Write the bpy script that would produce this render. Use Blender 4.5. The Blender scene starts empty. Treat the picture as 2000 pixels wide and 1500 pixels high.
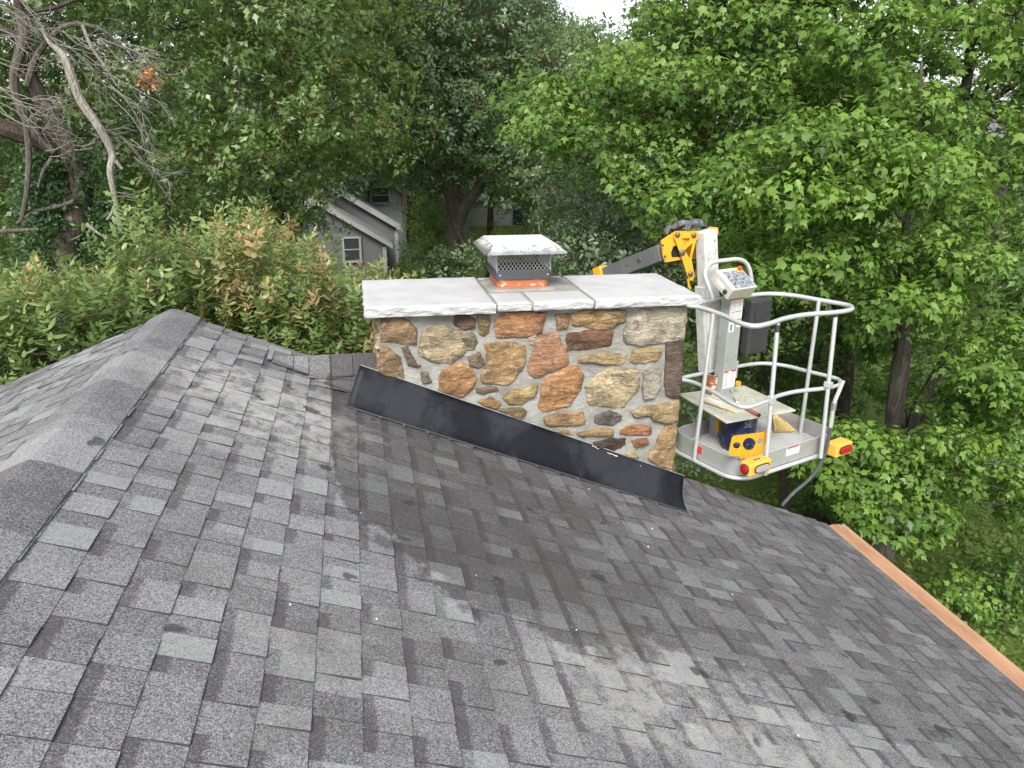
import bpy, bmesh, math, random
import numpy as np
from mathutils import Vector, noise as mnoise

# ------------------------------------------------------------------ camera, sky, sun, exposure
SC = bpy.context.scene
CZ = 8.0                                     # eye height above the lawn
ROT = np.array([[0.98103749, 0.05450613, -0.18599605],
                [-0.1936237, 0.31858212, -0.9279091],
                [0.00867828, 0.94632685, 0.32309468]])
cam_d = bpy.data.cameras.new("camera")
cam_d.sensor_width = 36.0
cam_d.lens = 27.0
cam_d.clip_start = 0.05
cam_d.clip_end = 2000.0
cam = bpy.data.objects.new("camera", cam_d)
SC.collection.objects.link(cam)
from mathutils import Matrix
cam.matrix_world = Matrix.Translation((0, 0, CZ)) @ Matrix([list(r) for r in ROT]).to_4x4()
SC.camera = cam

SUN_EL, SUN_AZ = 42.0, 200.0                 # compass-like: azimuth of the sun measured from +Y towards +X
world = bpy.data.worlds.new("World")
SC.world = world
world.use_nodes = True
wn = world.node_tree
wn.nodes.clear()
w_out = wn.nodes.new("ShaderNodeOutputWorld")
w_bg = wn.nodes.new("ShaderNodeBackground")
w_sky = wn.nodes.new("ShaderNodeTexSky")
w_sky.sky_type = 'NISHITA'
w_sky.sun_disc = False
w_sky.sun_elevation = math.radians(SUN_EL)
w_sky.sun_rotation = math.radians(SUN_AZ)
w_sky.air_density = 1.0
w_sky.dust_density = 2.0
w_sky.ozone_density = 1.0
w_hs = wn.nodes.new("ShaderNodeHueSaturation")   # cloud cover: grey, nearly colourless light
w_hs.inputs["Saturation"].default_value = 0.22
w_bg.inputs["Strength"].default_value = 0.15
wn.links.new(w_sky.outputs[0], w_hs.inputs["Color"])
wn.links.new(w_hs.outputs[0], w_bg.inputs["Color"])
wn.links.new(w_bg.outputs[0], w_out.inputs["Surface"])

sun_d = bpy.data.lights.new("sun", 'SUN')
sun_d.energy = 2.6
sun_d.angle = math.radians(24)
sun_d.color = (1.0, 0.96, 0.90)
sun = bpy.data.objects.new("sun", sun_d)
SC.collection.objects.link(sun)
_e, _a = math.radians(SUN_EL), math.radians(SUN_AZ)
_sd = Vector((math.sin(_a) * math.cos(_e), math.cos(_a) * math.cos(_e), math.sin(_e)))
sun.rotation_euler = (-_sd).to_track_quat('-Z', 'Y').to_euler()

SC.view_settings.view_transform = 'Standard'
SC.view_settings.look = 'None'
SC.view_settings.gamma = 1.0
SC.view_settings.use_curve_mapping = False
SC.view_settings.exposure = 0.86
SC.render.engine = 'CYCLES'
SC.cycles.max_bounces = 10
SC.cycles.diffuse_bounces = 6
SC.cycles.glossy_bounces = 3
SC.cycles.transmission_bounces = 8
SC.cycles.transparent_max_bounces = 6
SC.cycles.caustics_reflective = False
SC.cycles.caustics_refractive = False
SC.cycles.sample_clamp_indirect = 4.0

random.seed(7)
rng = np.random.default_rng(11)
F = 1500.0


def ray(px, py):
    return ROT @ np.array([px - 1000.0, -(py - 750.0), -F])


def at(px, py, Y):
    r = ray(px, py)
    p = r * (Y / r[1])
    return np.array([p[0], p[1], p[2] + CZ])


def atz(px, py, z):
    r = ray(px, py)
    p = r * ((z - CZ) / r[2])
    return np.array([p[0], p[1], z])


def project(P):
    c = ROT.T @ (np.asarray(P, float) - np.array([0, 0, CZ]))
    if -c[2] < 0.05:
        return None
    return 1000 + F * c[0] / -c[2], 750 - F * c[1] / -c[2]


# ------------------------------------------------------------------ object helpers
def link(o):
    SC.collection.objects.link(o)
    return o


def tag(o, label=None, cat=None, group=None, kind=None):
    if label: o["label"] = label
    if cat: o["category"] = cat
    if group: o["group"] = group
    if kind: o["kind"] = kind
    return o


def empty(name, loc, label, cat, group=None):
    o = bpy.data.objects.new(name, None)
    o.location = tuple(float(c) for c in loc)
    o.empty_display_size = 0.2
    link(o)
    return tag(o, label, cat, group)


ORIGIN = {}


def world_loc(o):
    if o is None:
        return np.zeros(3)
    p = np.array(o.location)
    return p + world_loc(o.parent)


def obj(name, verts, faces, mat, parent=None, smooth=False, attrs=None, origin=None, sides=None):
    """verts are in world space; the object's origin is put at `origin` (default: centre of its base)"""
    v = np.asarray(verts, float)
    if origin is None:
        lo, hi = v.min(0), v.max(0)
        origin = np.array([(lo[0] + hi[0]) / 2, (lo[1] + hi[1]) / 2, lo[2]])
    origin = np.asarray(origin, float)
    me = bpy.data.meshes.new(name)
    me.from_pydata((v - origin).tolist(), [], [list(map(int, f)) for f in faces])
    me.update()
    if smooth:
        me.polygons.foreach_set("use_smooth", [True] * len(me.polygons))
    if attrs:
        for k, val in attrs.items():
            a = me.attributes.new(k, 'FLOAT', 'POINT')
            a.data.foreach_set("value", np.asarray(val, np.float32))
    if mat is not None:
        me.materials.append(mat)
        if mat.name == "shingle":
            me.materials.append(M["asphalt_edge"])
    if sides is not None:
        me.polygons.foreach_set("material_index", [sides[i % len(sides)] for i in range(len(me.polygons))])
    o = bpy.data.objects.new(name, me)
    link(o)
    if parent is not None:
        o.parent = parent
    o.location = tuple(origin - world_loc(parent))
    return o


def tri_mesh(name, verts, tris, mat, parent=None, attrs=None, origin=None):
    """large triangle soups, quickly"""
    v = np.asarray(verts, np.float32)
    t = np.asarray(tris, np.int32)
    if origin is None:
        lo, hi = v.min(0), v.max(0)
        origin = np.array([(lo[0] + hi[0]) / 2, (lo[1] + hi[1]) / 2, lo[2]])
    v = v - np.asarray(origin, np.float32)
    me = bpy.data.meshes.new(name)
    me.vertices.add(len(v))
    me.vertices.foreach_set("co", v.ravel())
    me.loops.add(len(t) * 3)
    me.loops.foreach_set("vertex_index", t.ravel())
    me.polygons.add(len(t))
    me.polygons.foreach_set("loop_start", np.arange(0, len(t) * 3, 3, dtype=np.int32))
    if attrs:
        for k, val in attrs.items():
            a = me.attributes.new(k, 'FLOAT', 'POINT')
            a.data.foreach_set("value", np.asarray(val, np.float32))
    me.update(calc_edges=True)
    me.materials.append(mat)
    o = bpy.data.objects.new(name, me)
    link(o)
    if parent is not None:
        o.parent = parent
    o.location = tuple(np.asarray(origin, float) - world_loc(parent))
    return o


class MB:
    """collects boxes, tubes and sheets of ONE part in world space"""
    def __init__(self):
        self.v, self.f = [], []

    def add(self, verts, faces):
        n = len(self.v)
        self.v += [tuple(map(float, p)) for p in verts]
        self.f += [tuple(i + n for i in f) for f in faces]
        return self

    def box(self, c, ax, half):
        c = np.asarray(c, float)
        ax = [np.asarray(a, float) for a in ax]
        p = []
        for sz in (-1, 1):
            for sx, sy in ((-1, -1), (1, -1), (1, 1), (-1, 1)):
                p.append(c + ax[0] * sx * half[0] + ax[1] * sy * half[1] + ax[2] * sz * half[2])
        return self.add(p, [(3, 2, 1, 0), (4, 5, 6, 7), (0, 1, 5, 4), (1, 2, 6, 5), (2, 3, 7, 6), (3, 0, 4, 7)])

    def bbox(self, x0, x1, y0, y1, z0, z1):
        return self.box(((x0 + x1) / 2, (y0 + y1) / 2, (z0 + z1) / 2), np.eye(3), ((x1 - x0) / 2, (y1 - y0) / 2, (z1 - z0) / 2))

    def tube(self, pts, rad, n=8, closed=False, cap=True):
        pts = [np.asarray(p, float) for p in pts]
        if np.isscalar(rad): rad = [rad] * len(pts)
        m = len(pts)
        tang = []
        for i in range(m):
            a = pts[(i - 1) % m] if (closed or i > 0) else pts[i]
            b = pts[(i + 1) % m] if (closed or i < m - 1) else pts[i]
            d = b - a
            tang.append(d / (np.linalg.norm(d) + 1e-9))
        up = np.array([0, 0, 1.0]) if abs(tang[0][2]) < 0.9 else np.array([0, 1.0, 0])
        ring = []
        u = np.cross(tang[0], up); u /= np.linalg.norm(u)
        for i in range(m):
            u = u - tang[i] * (u @ tang[i]); u /= (np.linalg.norm(u) + 1e-9)
            w = np.cross(tang[i], u)
            for k in range(n):
                a = 2 * math.pi * k / n
                ring.append(pts[i] + rad[i] * (u * math.cos(a) + w * math.sin(a)))
        fs = []
        for i in range(m if closed else m - 1):
            j = (i + 1) % m
            for k in range(n):
                k2 = (k + 1) % n
                fs.append((i * n + k, i * n + k2, j * n + k2, j * n + k))
        if cap and not closed:
            fs.append(tuple(range(n - 1, -1, -1)))
            fs.append(tuple((m - 1) * n + k for k in range(n)))
        return self.add(ring, fs)

    def lathe(self, c, prof, n=24, axis=None):
        """prof: (radius, height) list; around +Z through c (or a given frame)"""
        c = np.asarray(c, float)
        ax = np.eye(3) if axis is None else np.asarray(axis, float)
        vs = []
        for r, h in prof:
            for k in range(n):
                a = 2 * math.pi * k / n
                vs.append(c + ax[0] * r * math.cos(a) + ax[1] * r * math.sin(a) + ax[2] * h)
        fs = []
        for i in range(len(prof) - 1):
            for k in range(n):
                k2 = (k + 1) % n
                fs.append((i * n + k, i * n + k2, (i + 1) * n + k2, (i + 1) * n + k))
        return self.add(vs, fs)

    def prism(self, poly, d):
        """poly: list of 3-d points (planar), extruded along d"""
        poly = [np.asarray(p, float) for p in poly]
        d = np.asarray(d, float)
        n = len(poly)
        vs = poly + [p + d for p in poly]
        fs = [tuple(range(n - 1, -1, -1)), tuple(range(n, 2 * n))]
        for i in range(n):
            j = (i + 1) % n
            fs.append((i, j, n + j, n + i))
        return self.add(vs, fs)

    def build(self, name, mat, parent=None, smooth=False, bevel=0.0, attrs=None, origin=None):
        o = obj(name, self.v, self.f, mat, parent, smooth=False, attrs=attrs, origin=origin)
        bm = bmesh.new(); bm.from_mesh(o.data)
        bmesh.ops.recalc_face_normals(bm, faces=bm.faces)
        bm.to_mesh(o.data); bm.free()
        if smooth:
            o.data.polygons.foreach_set("use_smooth", [True] * len(o.data.polygons))
            try: o.data.set_sharp_from_angle(angle=math.radians(38))
            except Exception: pass
        if bevel > 0:
            m = o.modifiers.new("bevel", 'BEVEL')
            m.width = bevel; m.segments = 2; m.limit_method = 'ANGLE'; m.angle_limit = math.radians(40)
        return o


def chaikin(poly, it=2, closed=True):
    p = [np.asarray(a, float) for a in poly]
    for _ in range(it):
        q = []
        n = len(p)
        for i in range(n if closed else n - 1):
            a, b = p[i], p[(i + 1) % n]
            q += [a * 0.75 + b * 0.25, a * 0.25 + b * 0.75]
        if not closed:
            q = [p[0]] + q + [p[-1]]
        p = q
    return p


def spline(pts, n=6):
    """Catmull-Rom through the points"""
    p = [np.asarray(a, float) for a in pts]
    if len(p) < 3:
        return p
    out = []
    ext = [2 * p[0] - p[1]] + p + [2 * p[-1] - p[-2]]
    for i in range(1, len(ext) - 2):
        a, b, c, d = ext[i - 1:i + 3]
        for k in range(n):
            t = k / n
            out.append(0.5 * ((2 * b) + (c - a) * t + (2 * a - 5 * b + 4 * c - d) * t * t + (3 * b - a - 3 * c + d) * t ** 3))
    out.append(p[-1])
    return out


# ------------------------------------------------------------------ material helpers
class NT:
    def __init__(self, name):
        self.m = bpy.data.materials.new(name)
        self.m.use_nodes = True
        self.t = self.m.node_tree
        self.t.nodes.clear()
        self.out = self.t.nodes.new("ShaderNodeOutputMaterial")

    def n(self, kind, **kw):
        nd = self.t.nodes.new("ShaderNode" + kind)
        for k, v in kw.items():
            setattr(nd, k, v)
        return nd

    def l(self, a, b):
        self.t.links.new(a, b)

    def val(self, sock, v):
        if hasattr(v, "links") or hasattr(v, "is_linked"):
            self.l(v, sock)
        else:
            sock.default_value = v

    def pos(self):
        return self.n("NewGeometry").outputs["Position"]

    def mapping(self, vec, scale=(1, 1, 1), rot=(0, 0, 0), loc=(0, 0, 0)):
        nd = self.n("Mapping")
        self.l(vec, nd.inputs["Vector"])
        nd.inputs["Scale"].default_value = scale
        nd.inputs["Rotation"].default_value = rot
        nd.inputs["Location"].default_value = loc
        return nd.outputs[0]

    def noise(self, vec, scale, detail=4, rough=0.55, dist=0.0):
        nd = self.n("TexNoise")
        self.l(vec, nd.inputs["Vector"])
        nd.inputs["Scale"].default_value = scale
        nd.inputs["Detail"].default_value = detail
        nd.inputs["Roughness"].default_value = rough
        nd.inputs["Distortion"].default_value = dist
        return nd.outputs["Fac"]

    def voro(self, vec, scale, feature='F1', out="Color"):
        nd = self.n("TexVoronoi", feature=feature)
        self.l(vec, nd.inputs["Vector"])
        nd.inputs["Scale"].default_value = scale
        return nd.outputs[out]

    def math(self, op, a, b=0.0, c=0.0, clamp=False):
        nd = self.n("Math", operation=op)
        nd.use_clamp = clamp
        self.val(nd.inputs[0], a); self.val(nd.inputs[1], b); self.val(nd.inputs[2], c)
        return nd.outputs[0]

    def smooth(self, v, lo, hi, a=0.0, b=1.0):
        nd = self.n("MapRange", interpolation_type='SMOOTHSTEP')
        self.val(nd.inputs["Value"], v)
        self.val(nd.inputs["From Min"], lo); self.val(nd.inputs["From Max"], hi)
        self.val(nd.inputs["To Min"], a); self.val(nd.inputs["To Max"], b)
        return nd.outputs[0]

    def mix(self, f, a, b, blend='MIX'):
        nd = self.n("Mix", data_type='RGBA', blend_type=blend)
        self.val(nd.inputs[0], f)
        for s, v in ((nd.inputs[6], a), (nd.inputs[7], b)):
            if isinstance(v, (tuple, list)):
                s.default_value = tuple(v) + ((1.0,) if len(v) == 3 else ())
            else:
                self.l(v, s)
        return nd.outputs[2]

    def attr(self, name, out="Fac"):
        nd = self.n("Attribute", attribute_name=name)
        return nd.outputs[out]

    def bump(self, h, strength=0.5, dist=0.01, normal=None):
        nd = self.n("Bump")
        nd.inputs["Strength"].default_value = strength
        nd.inputs["Distance"].default_value = dist
        self.l(h, nd.inputs["Height"])
        if normal is not None:
            self.l(normal, nd.inputs["Normal"])
        return nd.outputs[0]

    def principled(self, col, rough=0.6, metal=0.0, normal=None, spec=0.5):
        p = self.n("BsdfPrincipled")
        if isinstance(col, (tuple, list)):
            p.inputs["Base Color"].default_value = tuple(col) + ((1.0,) if len(col) == 3 else ())
        else:
            self.l(col, p.inputs["Base Color"])
        self.val(p.inputs["Roughness"], rough)
        self.val(p.inputs["Metallic"], metal)
        p.inputs["Specular IOR Level"].default_value = spec
        if normal is not None:
            self.l(normal, p.inputs["Normal"])
        self.l(p.outputs[0], self.out.inputs["Surface"])
        return self.m


def S(r, g, b):
    """sRGB 0-255 -> linear"""
    f = lambda c: (c / 255 / 12.92) if c / 255 <= 0.04045 else ((c / 255 + 0.055) / 1.055) ** 2.4
    return (f(r), f(g), f(b))


M = {}


def simple(name, col, rough=0.5, metal=0.0, dirt=0.25, dirtcol=None, scale=14.0, bump=0.1, spec=0.5):
    """painted / metal / plastic surface with a little wear"""
    t = NT(name)
    p = t.pos()
    a = t.noise(p, scale, 6, 0.65)
    b = t.noise(p, scale * 9, 3, 0.6)
    dc = dirtcol or tuple(c * 0.45 for c in col)
    c1 = t.mix(t.math('MULTIPLY', t.smooth(a, 0.45, 0.75), dirt), col, dc)
    c2 = t.mix(t.math('MULTIPLY', t.smooth(b, 0.55, 0.8), dirt * 0.6), c1, dc)
    r = t.math('ADD', rough - 0.08, t.math('MULTIPLY', a, 0.18))
    M[name] = t.principled(c2, r, metal, t.bump(b, bump, 0.002), spec)
    return M[name]


# ---- leaves
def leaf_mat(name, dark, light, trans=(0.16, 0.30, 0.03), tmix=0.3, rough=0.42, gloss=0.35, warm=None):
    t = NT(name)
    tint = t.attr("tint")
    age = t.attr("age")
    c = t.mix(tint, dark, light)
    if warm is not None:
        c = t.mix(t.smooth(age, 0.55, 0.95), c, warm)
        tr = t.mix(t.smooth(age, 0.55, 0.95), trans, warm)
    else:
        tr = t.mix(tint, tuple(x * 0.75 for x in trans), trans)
    pr = t.n("BsdfPrincipled")
    t.l(c, pr.inputs["Base Color"])
    pr.inputs["Roughness"].default_value = rough
    pr.inputs["Specular IOR Level"].default_value = gloss
    tl = t.n("BsdfTranslucent")
    t.l(tr, tl.inputs["Color"])
    mx = t.n("MixShader")
    mx.inputs[0].default_value = tmix
    t.l(pr.outputs[0], mx.inputs[1]); t.l(tl.outputs[0], mx.inputs[2])
    t.l(mx.outputs[0], t.out.inputs["Surface"])
    M[name] = t.m
    return t.m


leaf_mat("maple_leaf", (0.050, 0.108, 0.020), (0.168, 0.285, 0.052), (0.28, 0.44, 0.07), 0.32)
leaf_mat("maple_leaf_far", (0.047, 0.102, 0.022), (0.158, 0.262, 0.052), (0.26, 0.40, 0.07), 0.32)
leaf_mat("oak_leaf", (0.056, 0.104, 0.029), (0.185, 0.268, 0.074), (0.25, 0.38, 0.07), 0.34, 0.36, 0.6)
leaf_mat("oak_leaf_bright", (0.076, 0.126, 0.035), (0.245, 0.315, 0.085), (0.31, 0.42, 0.08), 0.35, 0.38, 0.55)
leaf_mat("elm_leaf", (0.060, 0.104, 0.046), (0.180, 0.250, 0.105), (0.25, 0.35, 0.10), 0.34, 0.38, 0.6)
leaf_mat("far_leaf", (0.075, 0.120, 0.062), (0.165, 0.230, 0.115), (0.16, 0.24, 0.08), 0.28)
leaf_mat("privet_leaf", (0.075, 0.120, 0.060), (0.190, 0.250, 0.130), (0.15, 0.24, 0.08), 0.25, 0.36, 0.6)
leaf_mat("photinia_leaf", (0.090, 0.155, 0.045), (0.265, 0.345, 0.120), (0.32, 0.42, 0.11), 0.34, 0.36, 0.5, warm=(0.44, 0.31, 0.15))
leaf_mat("ivy_leaf", (0.018, 0.048, 0.014), (0.045, 0.095, 0.024), (0.07, 0.14, 0.03), 0.2)
leaf_mat("dead_leaf", (0.34, 0.150, 0.055), (0.52, 0.26, 0.10), (0.30, 0.12, 0.04), 0.2)
leaf_mat("grass_blade", (0.085, 0.150, 0.028), (0.210, 0.290, 0.060), (0.24, 0.34, 0.06), 0.3)


def bark(name, c1, c2, scale=9.0):
    t = NT(name)
    p = t.mapping(t.pos(), (1, 1, 0.18))
    a = t.noise(p, scale * 2.5, 6, 0.7, 0.6)
    b = t.noise(t.pos(), scale * 0.35, 4, 0.6)
    c = t.mix(t.smooth(a, 0.32, 0.68), c1, c2)
    c = t.mix(t.math('MULTIPLY', t.smooth(b, 0.5, 0.7), 0.35), c, (0.085, 0.10, 0.06))
    M[name] = t.principled(c, 0.9, 0, t.bump(a, 0.9, 0.03), 0.2)


bark("bark_dark", (0.022, 0.018, 0.015), (0.085, 0.070, 0.058))
bark("bark_grey", (0.045, 0.039, 0.034), (0.15, 0.132, 0.115))
bark("bark_pale", (0.15, 0.135, 0.115), (0.40, 0.37, 0.33), 14)
bark("twig", (0.17, 0.155, 0.140), (0.32, 0.295, 0.270), 20)

# ---- ground
t = NT("lawn")
p = t.pos()
a = t.noise(p, 0.35, 5, 0.6); b = t.noise(p, 14, 5, 0.7); d = t.noise(p, 0.06, 3, 0.5)
c = t.mix(t.smooth(b, 0.3, 0.7), (0.060, 0.095, 0.024), (0.150, 0.205, 0.050))
c = t.mix(t.math('MULTIPLY', t.smooth(a, 0.55, 0.72), 0.55), c, (0.095, 0.075, 0.042))
M["lawn"] = t.principled(c, 0.95, 0, t.bump(b, 0.8, 0.06), 0.1)

# ---- roof shingles: granules, printed blends, dust and damp
t = NT("shingle")
p = t.pos()
tone = t.attr("tone"); fs = t.attr("fs"); rn = t.attr("rnd")
sx = t.n("SeparateXYZ"); t.l(p, sx.inputs[0]); PX, PY = sx.outputs[0], sx.outputs[1]
g1 = t.n("SeparateColor"); t.l(t.voro(p, 400.0), g1.inputs[0])
g2 = t.n("SeparateColor"); t.l(t.voro(p, 210.0), g2.inputs[0])
gr = t.math('ADD', t.math('MULTIPLY', g1.outputs[0], 0.68), t.math('MULTIPLY', g2.outputs[0], 0.32))
n1 = t.noise(p, 5.0, 3, 0.6); n2 = t.noise(p, 22.0, 2, 0.6); n3 = t.noise(p, 1.3, 2, 0.55)
# printed shadow band below the course above, on some pieces only
band = t.math('MULTIPLY', t.smooth(t.math('ADD', fs, t.math('MULTIPLY', t.math('SUBTRACT', n2, 0.5), 0.16)), 0.28, 0.40, 1.0, 0.0),
              t.smooth(rn, 0.40, 0.44))
tn = t.math('SUBTRACT', tone, t.math('MULTIPLY', band, 0.34))
tn = t.math('ADD', tn, t.math('MULTIPLY', t.math('SUBTRACT', n1, 0.5), 0.30))
# damp area beside and below the chimney: everything on the far side of an edge that wanders down the roof
crv = t.n("FloatCurve")
t.val(crv.inputs["Value"], t.math('DIVIDE', t.math('ADD', PX, 1.0), 5.0, clamp=True))
cm = crv.mapping.curves[0]
DAMP = [(-1.0, 5.6), (-0.30, 5.3), (-0.20, 4.1), (-0.16, 3.15), (0.05, 2.72), (0.30, 2.52), (0.62, 2.36), (0.95, 2.38), (1.35, 2.42), (1.75, 2.30), (2.2, 2.12), (2.8, 1.8), (4.0, 1.5)]
for i, (dx_, dy_) in enumerate(DAMP):
    q = ((dx_ + 1.0) / 5.0, dy_ / 6.0)
    if i == 0: cm.points[0].location = q
    elif i == len(DAMP) - 1: cm.points[-1].location = q
    else: cm.points.new(*q)
crv.mapping.update()
edge = t.math('MULTIPLY', crv.outputs[0], 6.0)
jag = t.math('ADD', t.math('MULTIPLY', t.math('SUBTRACT', n1, 0.5), 0.75), t.math('MULTIPLY', t.math('SUBTRACT', n2, 0.5), 0.22))
dd = t.math('ADD', t.math('SUBTRACT', PY, edge), jag)
damp = t.smooth(dd, -0.02, 0.09)
damp = t.math('MULTIPLY', damp, t.smooth(n3, 0.25, 0.6, 0.72, 1.0))
damp = t.math('MULTIPLY', damp, t.smooth(t.math('ADD', PX, t.math('MULTIPLY', n1, 0.6)), 0.7, 2.3, 1.0, 0.50))


def blob(cx, cy, r, sy=1.0):
    dx = t.math('SUBTRACT', PX, cx); dy = t.math('MULTIPLY', t.math('SUBTRACT', PY, cy), sy)
    return t.smooth(t.math('SQRT', t.math('ADD', t.math('MULTIPLY', dx, dx), t.math('MULTIPLY', dy, dy))), r * 0.15, r, 1.0, 0.0)


# chalky mortar dust: beside the flashing and low on the slope
dust = t.math('MULTIPLY', t.math('MAXIMUM', blob(-0.40, 3.80, 0.62, 0.8), blob(-0.72, 4.0, 0.45, 0.9)), 1.45)
dust = t.math('MAXIMUM', dust, t.math('MULTIPLY', blob(0.98, 2.18, 0.62, 1.1), 0.95))
dust = t.math('MAXIMUM', dust, t.math('MULTIPLY', blob(1.45, 2.10, 0.55, 1.2), 0.8))
dn = t.noise(p, 9.0, 6, 0.72, 0.4)
dustm = t.math('MULTIPLY', dust, t.smooth(dn, 0.40, 0.60))
tn = t.math('ADD', tn, t.math('MULTIPLY', dustm, 0.34))
tn = t.math('ADD', t.math('SUBTRACT', tn, t.math('MULTIPLY', damp, 0.20)), 0.03)
gran = t.smooth(t.math('ADD', gr, tn), 0.52, 1.42)
dk = t.mix(g2.outputs[1], (0.058, 0.055, 0.060), (0.090, 0.086, 0.092))
lt = t.mix(g1.outputs[1], (0.245, 0.248, 0.255), (0.385, 0.387, 0.392))
c = t.mix(gran, dk, lt)
c = t.mix(t.math('MULTIPLY', t.smooth(tone, 0.60, 0.75), 0.55), c, t.mix(gr, (0.105, 0.125, 0.122), (0.315, 0.345, 0.335)))
c = t.mix(t.math('MULTIPLY', dustm, 0.26), c, (0.42, 0.41, 0.365))
white = t.math('MULTIPLY', t.math('MAXIMUM', dust, 0.12), t.smooth(t.noise(p, 17.0, 5, 0.75), 0.66, 0.72))
c = t.mix(t.math('MULTIPLY', white, 0.75), c, (0.62, 0.62, 0.60))
# dark sealant and algae spots
spn = t.noise(p, 6.2, 2, 0.5)
spt = t.math('MULTIPLY', t.smooth(spn, 0.69, 0.735), 0.75)
c = t.mix(spt, c, (0.030, 0.029, 0.031))
c = t.mix(t.math('MULTIPLY', damp, 0.50), c, (0.040, 0.038, 0.036))
c = t.mix(t.math('MULTIPLY', t.smooth(t.noise(p, 1.7, 5, 0.65), 0.50, 0.70), 0.35), c, (0.065, 0.060, 0.055))
M["shingle"] = t.principled(c, 0.93, 0, t.bump(gr, 0.5, 0.003), 0.25)

# ---- chimney stone, mortar, cap
t = NT("stone")
oi = t.n("Attribute", attribute_name="stone_color", attribute_type='OBJECT').outputs["Color"]
p = t.pos()
shift = t.n("VectorMath", operation='ADD')
t.l(p, shift.inputs[0]); t.l(t.n("ObjectInfo").outputs["Random"], shift.inputs[1])
pp = shift.outputs[0]
a = t.noise(pp, 6.0, 6, 0.65, 0.5); b = t.noise(pp, 32.0, 6, 0.7); c_ = t.noise(t.mapping(pp, (1, 1, 3.2), (0, 0.5, 0)), 12, 6, 0.7, 0.8)
d = t.noise(pp, 150.0, 3, 0.6)
hs = t.n("HueSaturation"); t.l(oi, hs.inputs["Color"]); hs.inputs["Value"].default_value = 0.42; hs.inputs["Saturation"].default_value = 0.95
hb = t.n("HueSaturation"); t.l(oi, hb.inputs["Color"]); hb.inputs["Value"].default_value = 1.5; hb.inputs["Saturation"].default_value = 0.72
col = t.mix(t.smooth(a, 0.34, 0.66), hs.outputs[0], oi)
col = t.mix(t.math('MULTIPLY', t.smooth(c_, 0.48, 0.70), 0.75), col, hb.outputs[0])
col = t.mix(t.math('MULTIPLY', t.smooth(a, 0.60, 0.75), 0.28), col, (0.28, 0.14, 0.06))
col = t.mix(t.math('MULTIPLY', t.smooth(b, 0.54, 0.70), 0.62), col, (0.055, 0.045, 0.038))
col = t.mix(t.math('MULTIPLY', t.smooth(t.noise(pp, 48.0, 4, 0.7), 0.56, 0.68), 0.45), col, hb.outputs[0])
col = t.mix(t.math('MULTIPLY', t.smooth(d, 0.58, 0.8), 0.35), col, hs.outputs[0])
hgt = t.math('ADD', t.math('MULTIPLY', c_, 1.0), t.math('ADD', t.math('MULTIPLY', b, 0.55), t.math('MULTIPLY', d, 0.12)))
M["stone"] = t.principled(col, 0.82, 0, t.bump(hgt, 1.0, 0.030), 0.3)

t = NT("mortar")
p = t.pos()
a = t.noise(p, 5, 5, 0.6); b = t.noise(t.mapping(p, (1, 1, 2.4)), 16, 6, 0.65, 1.2); d = t.noise(p, 160, 3, 0.6)
c = t.mix(t.smooth(a, 0.3, 0.7), (0.200, 0.196, 0.172), (0.315, 0.315, 0.292))
c = t.mix(t.math('MULTIPLY', t.smooth(b, 0.5, 0.72), 0.45), c, (0.46, 0.47, 0.46))
c = t.mix(t.math('MULTIPLY', t.smooth(t.noise(p, 9, 4, 0.6), 0.55, 0.7), 0.4), c, (0.19, 0.160, 0.105))
h = t.math('ADD', b, t.math('MULTIPLY', d, 0.3))
M["mortar"] = t.principled(c, 0.92, 0, t.bump(h, 0.7, 0.014), 0.2)

t = NT("limestone")
p = t.pos()
a = t.noise(p, 4, 6, 0.6); b = t.noise(t.mapping(p, (1, 1, 2)), 26, 6, 0.7, 0.8); d = t.noise(p, 180, 2, 0.5)
c = t.mix(t.smooth(a, 0.3, 0.7), (0.375, 0.378, 0.38), (0.445, 0.447, 0.45))
c = t.mix(t.math('MULTIPLY', t.smooth(b, 0.6, 0.8), 0.35), c, (0.36, 0.35, 0.33))
c = t.mix(t.math('MULTIPLY', t.smooth(t.noise(t.mapping(p, (1, 3, 1)), 38, 3, 0.6), 0.68, 0.74), 0.5), c, (0.30, 0.29, 0.27))
M["limestone"] = t.principled(c, 0.85, 0, t.bump(t.math('ADD', b, t.math('MULTIPLY', d, 0.2)), 0.5, 0.007), 0.25)

t = NT("terracotta")
p = t.pos()
a = t.noise(p, 9, 5, 0.6); b = t.noise(t.mapping(p, (1, 1, 2.6), (0, 0.35, 0)), 15, 4, 0.6, 0.5)
c = t.mix(a, (0.30, 0.092, 0.042), (0.43, 0.150, 0.068))
sz = t.n("SeparateXYZ"); t.l(p, sz.inputs[0])
low = t.smooth(sz.outputs[2], 7.015, 7.085, 1.0, 0.35)
c = t.mix(t.math('MULTIPLY', t.math('MULTIPLY', t.smooth(b, 0.57, 0.66), low), 0.85), c, (0.66, 0.60, 0.55))
M["terracotta"] = t.principled(c, 0.75, 0, t.bump(a, 0.3, 0.004), 0.3)

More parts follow.
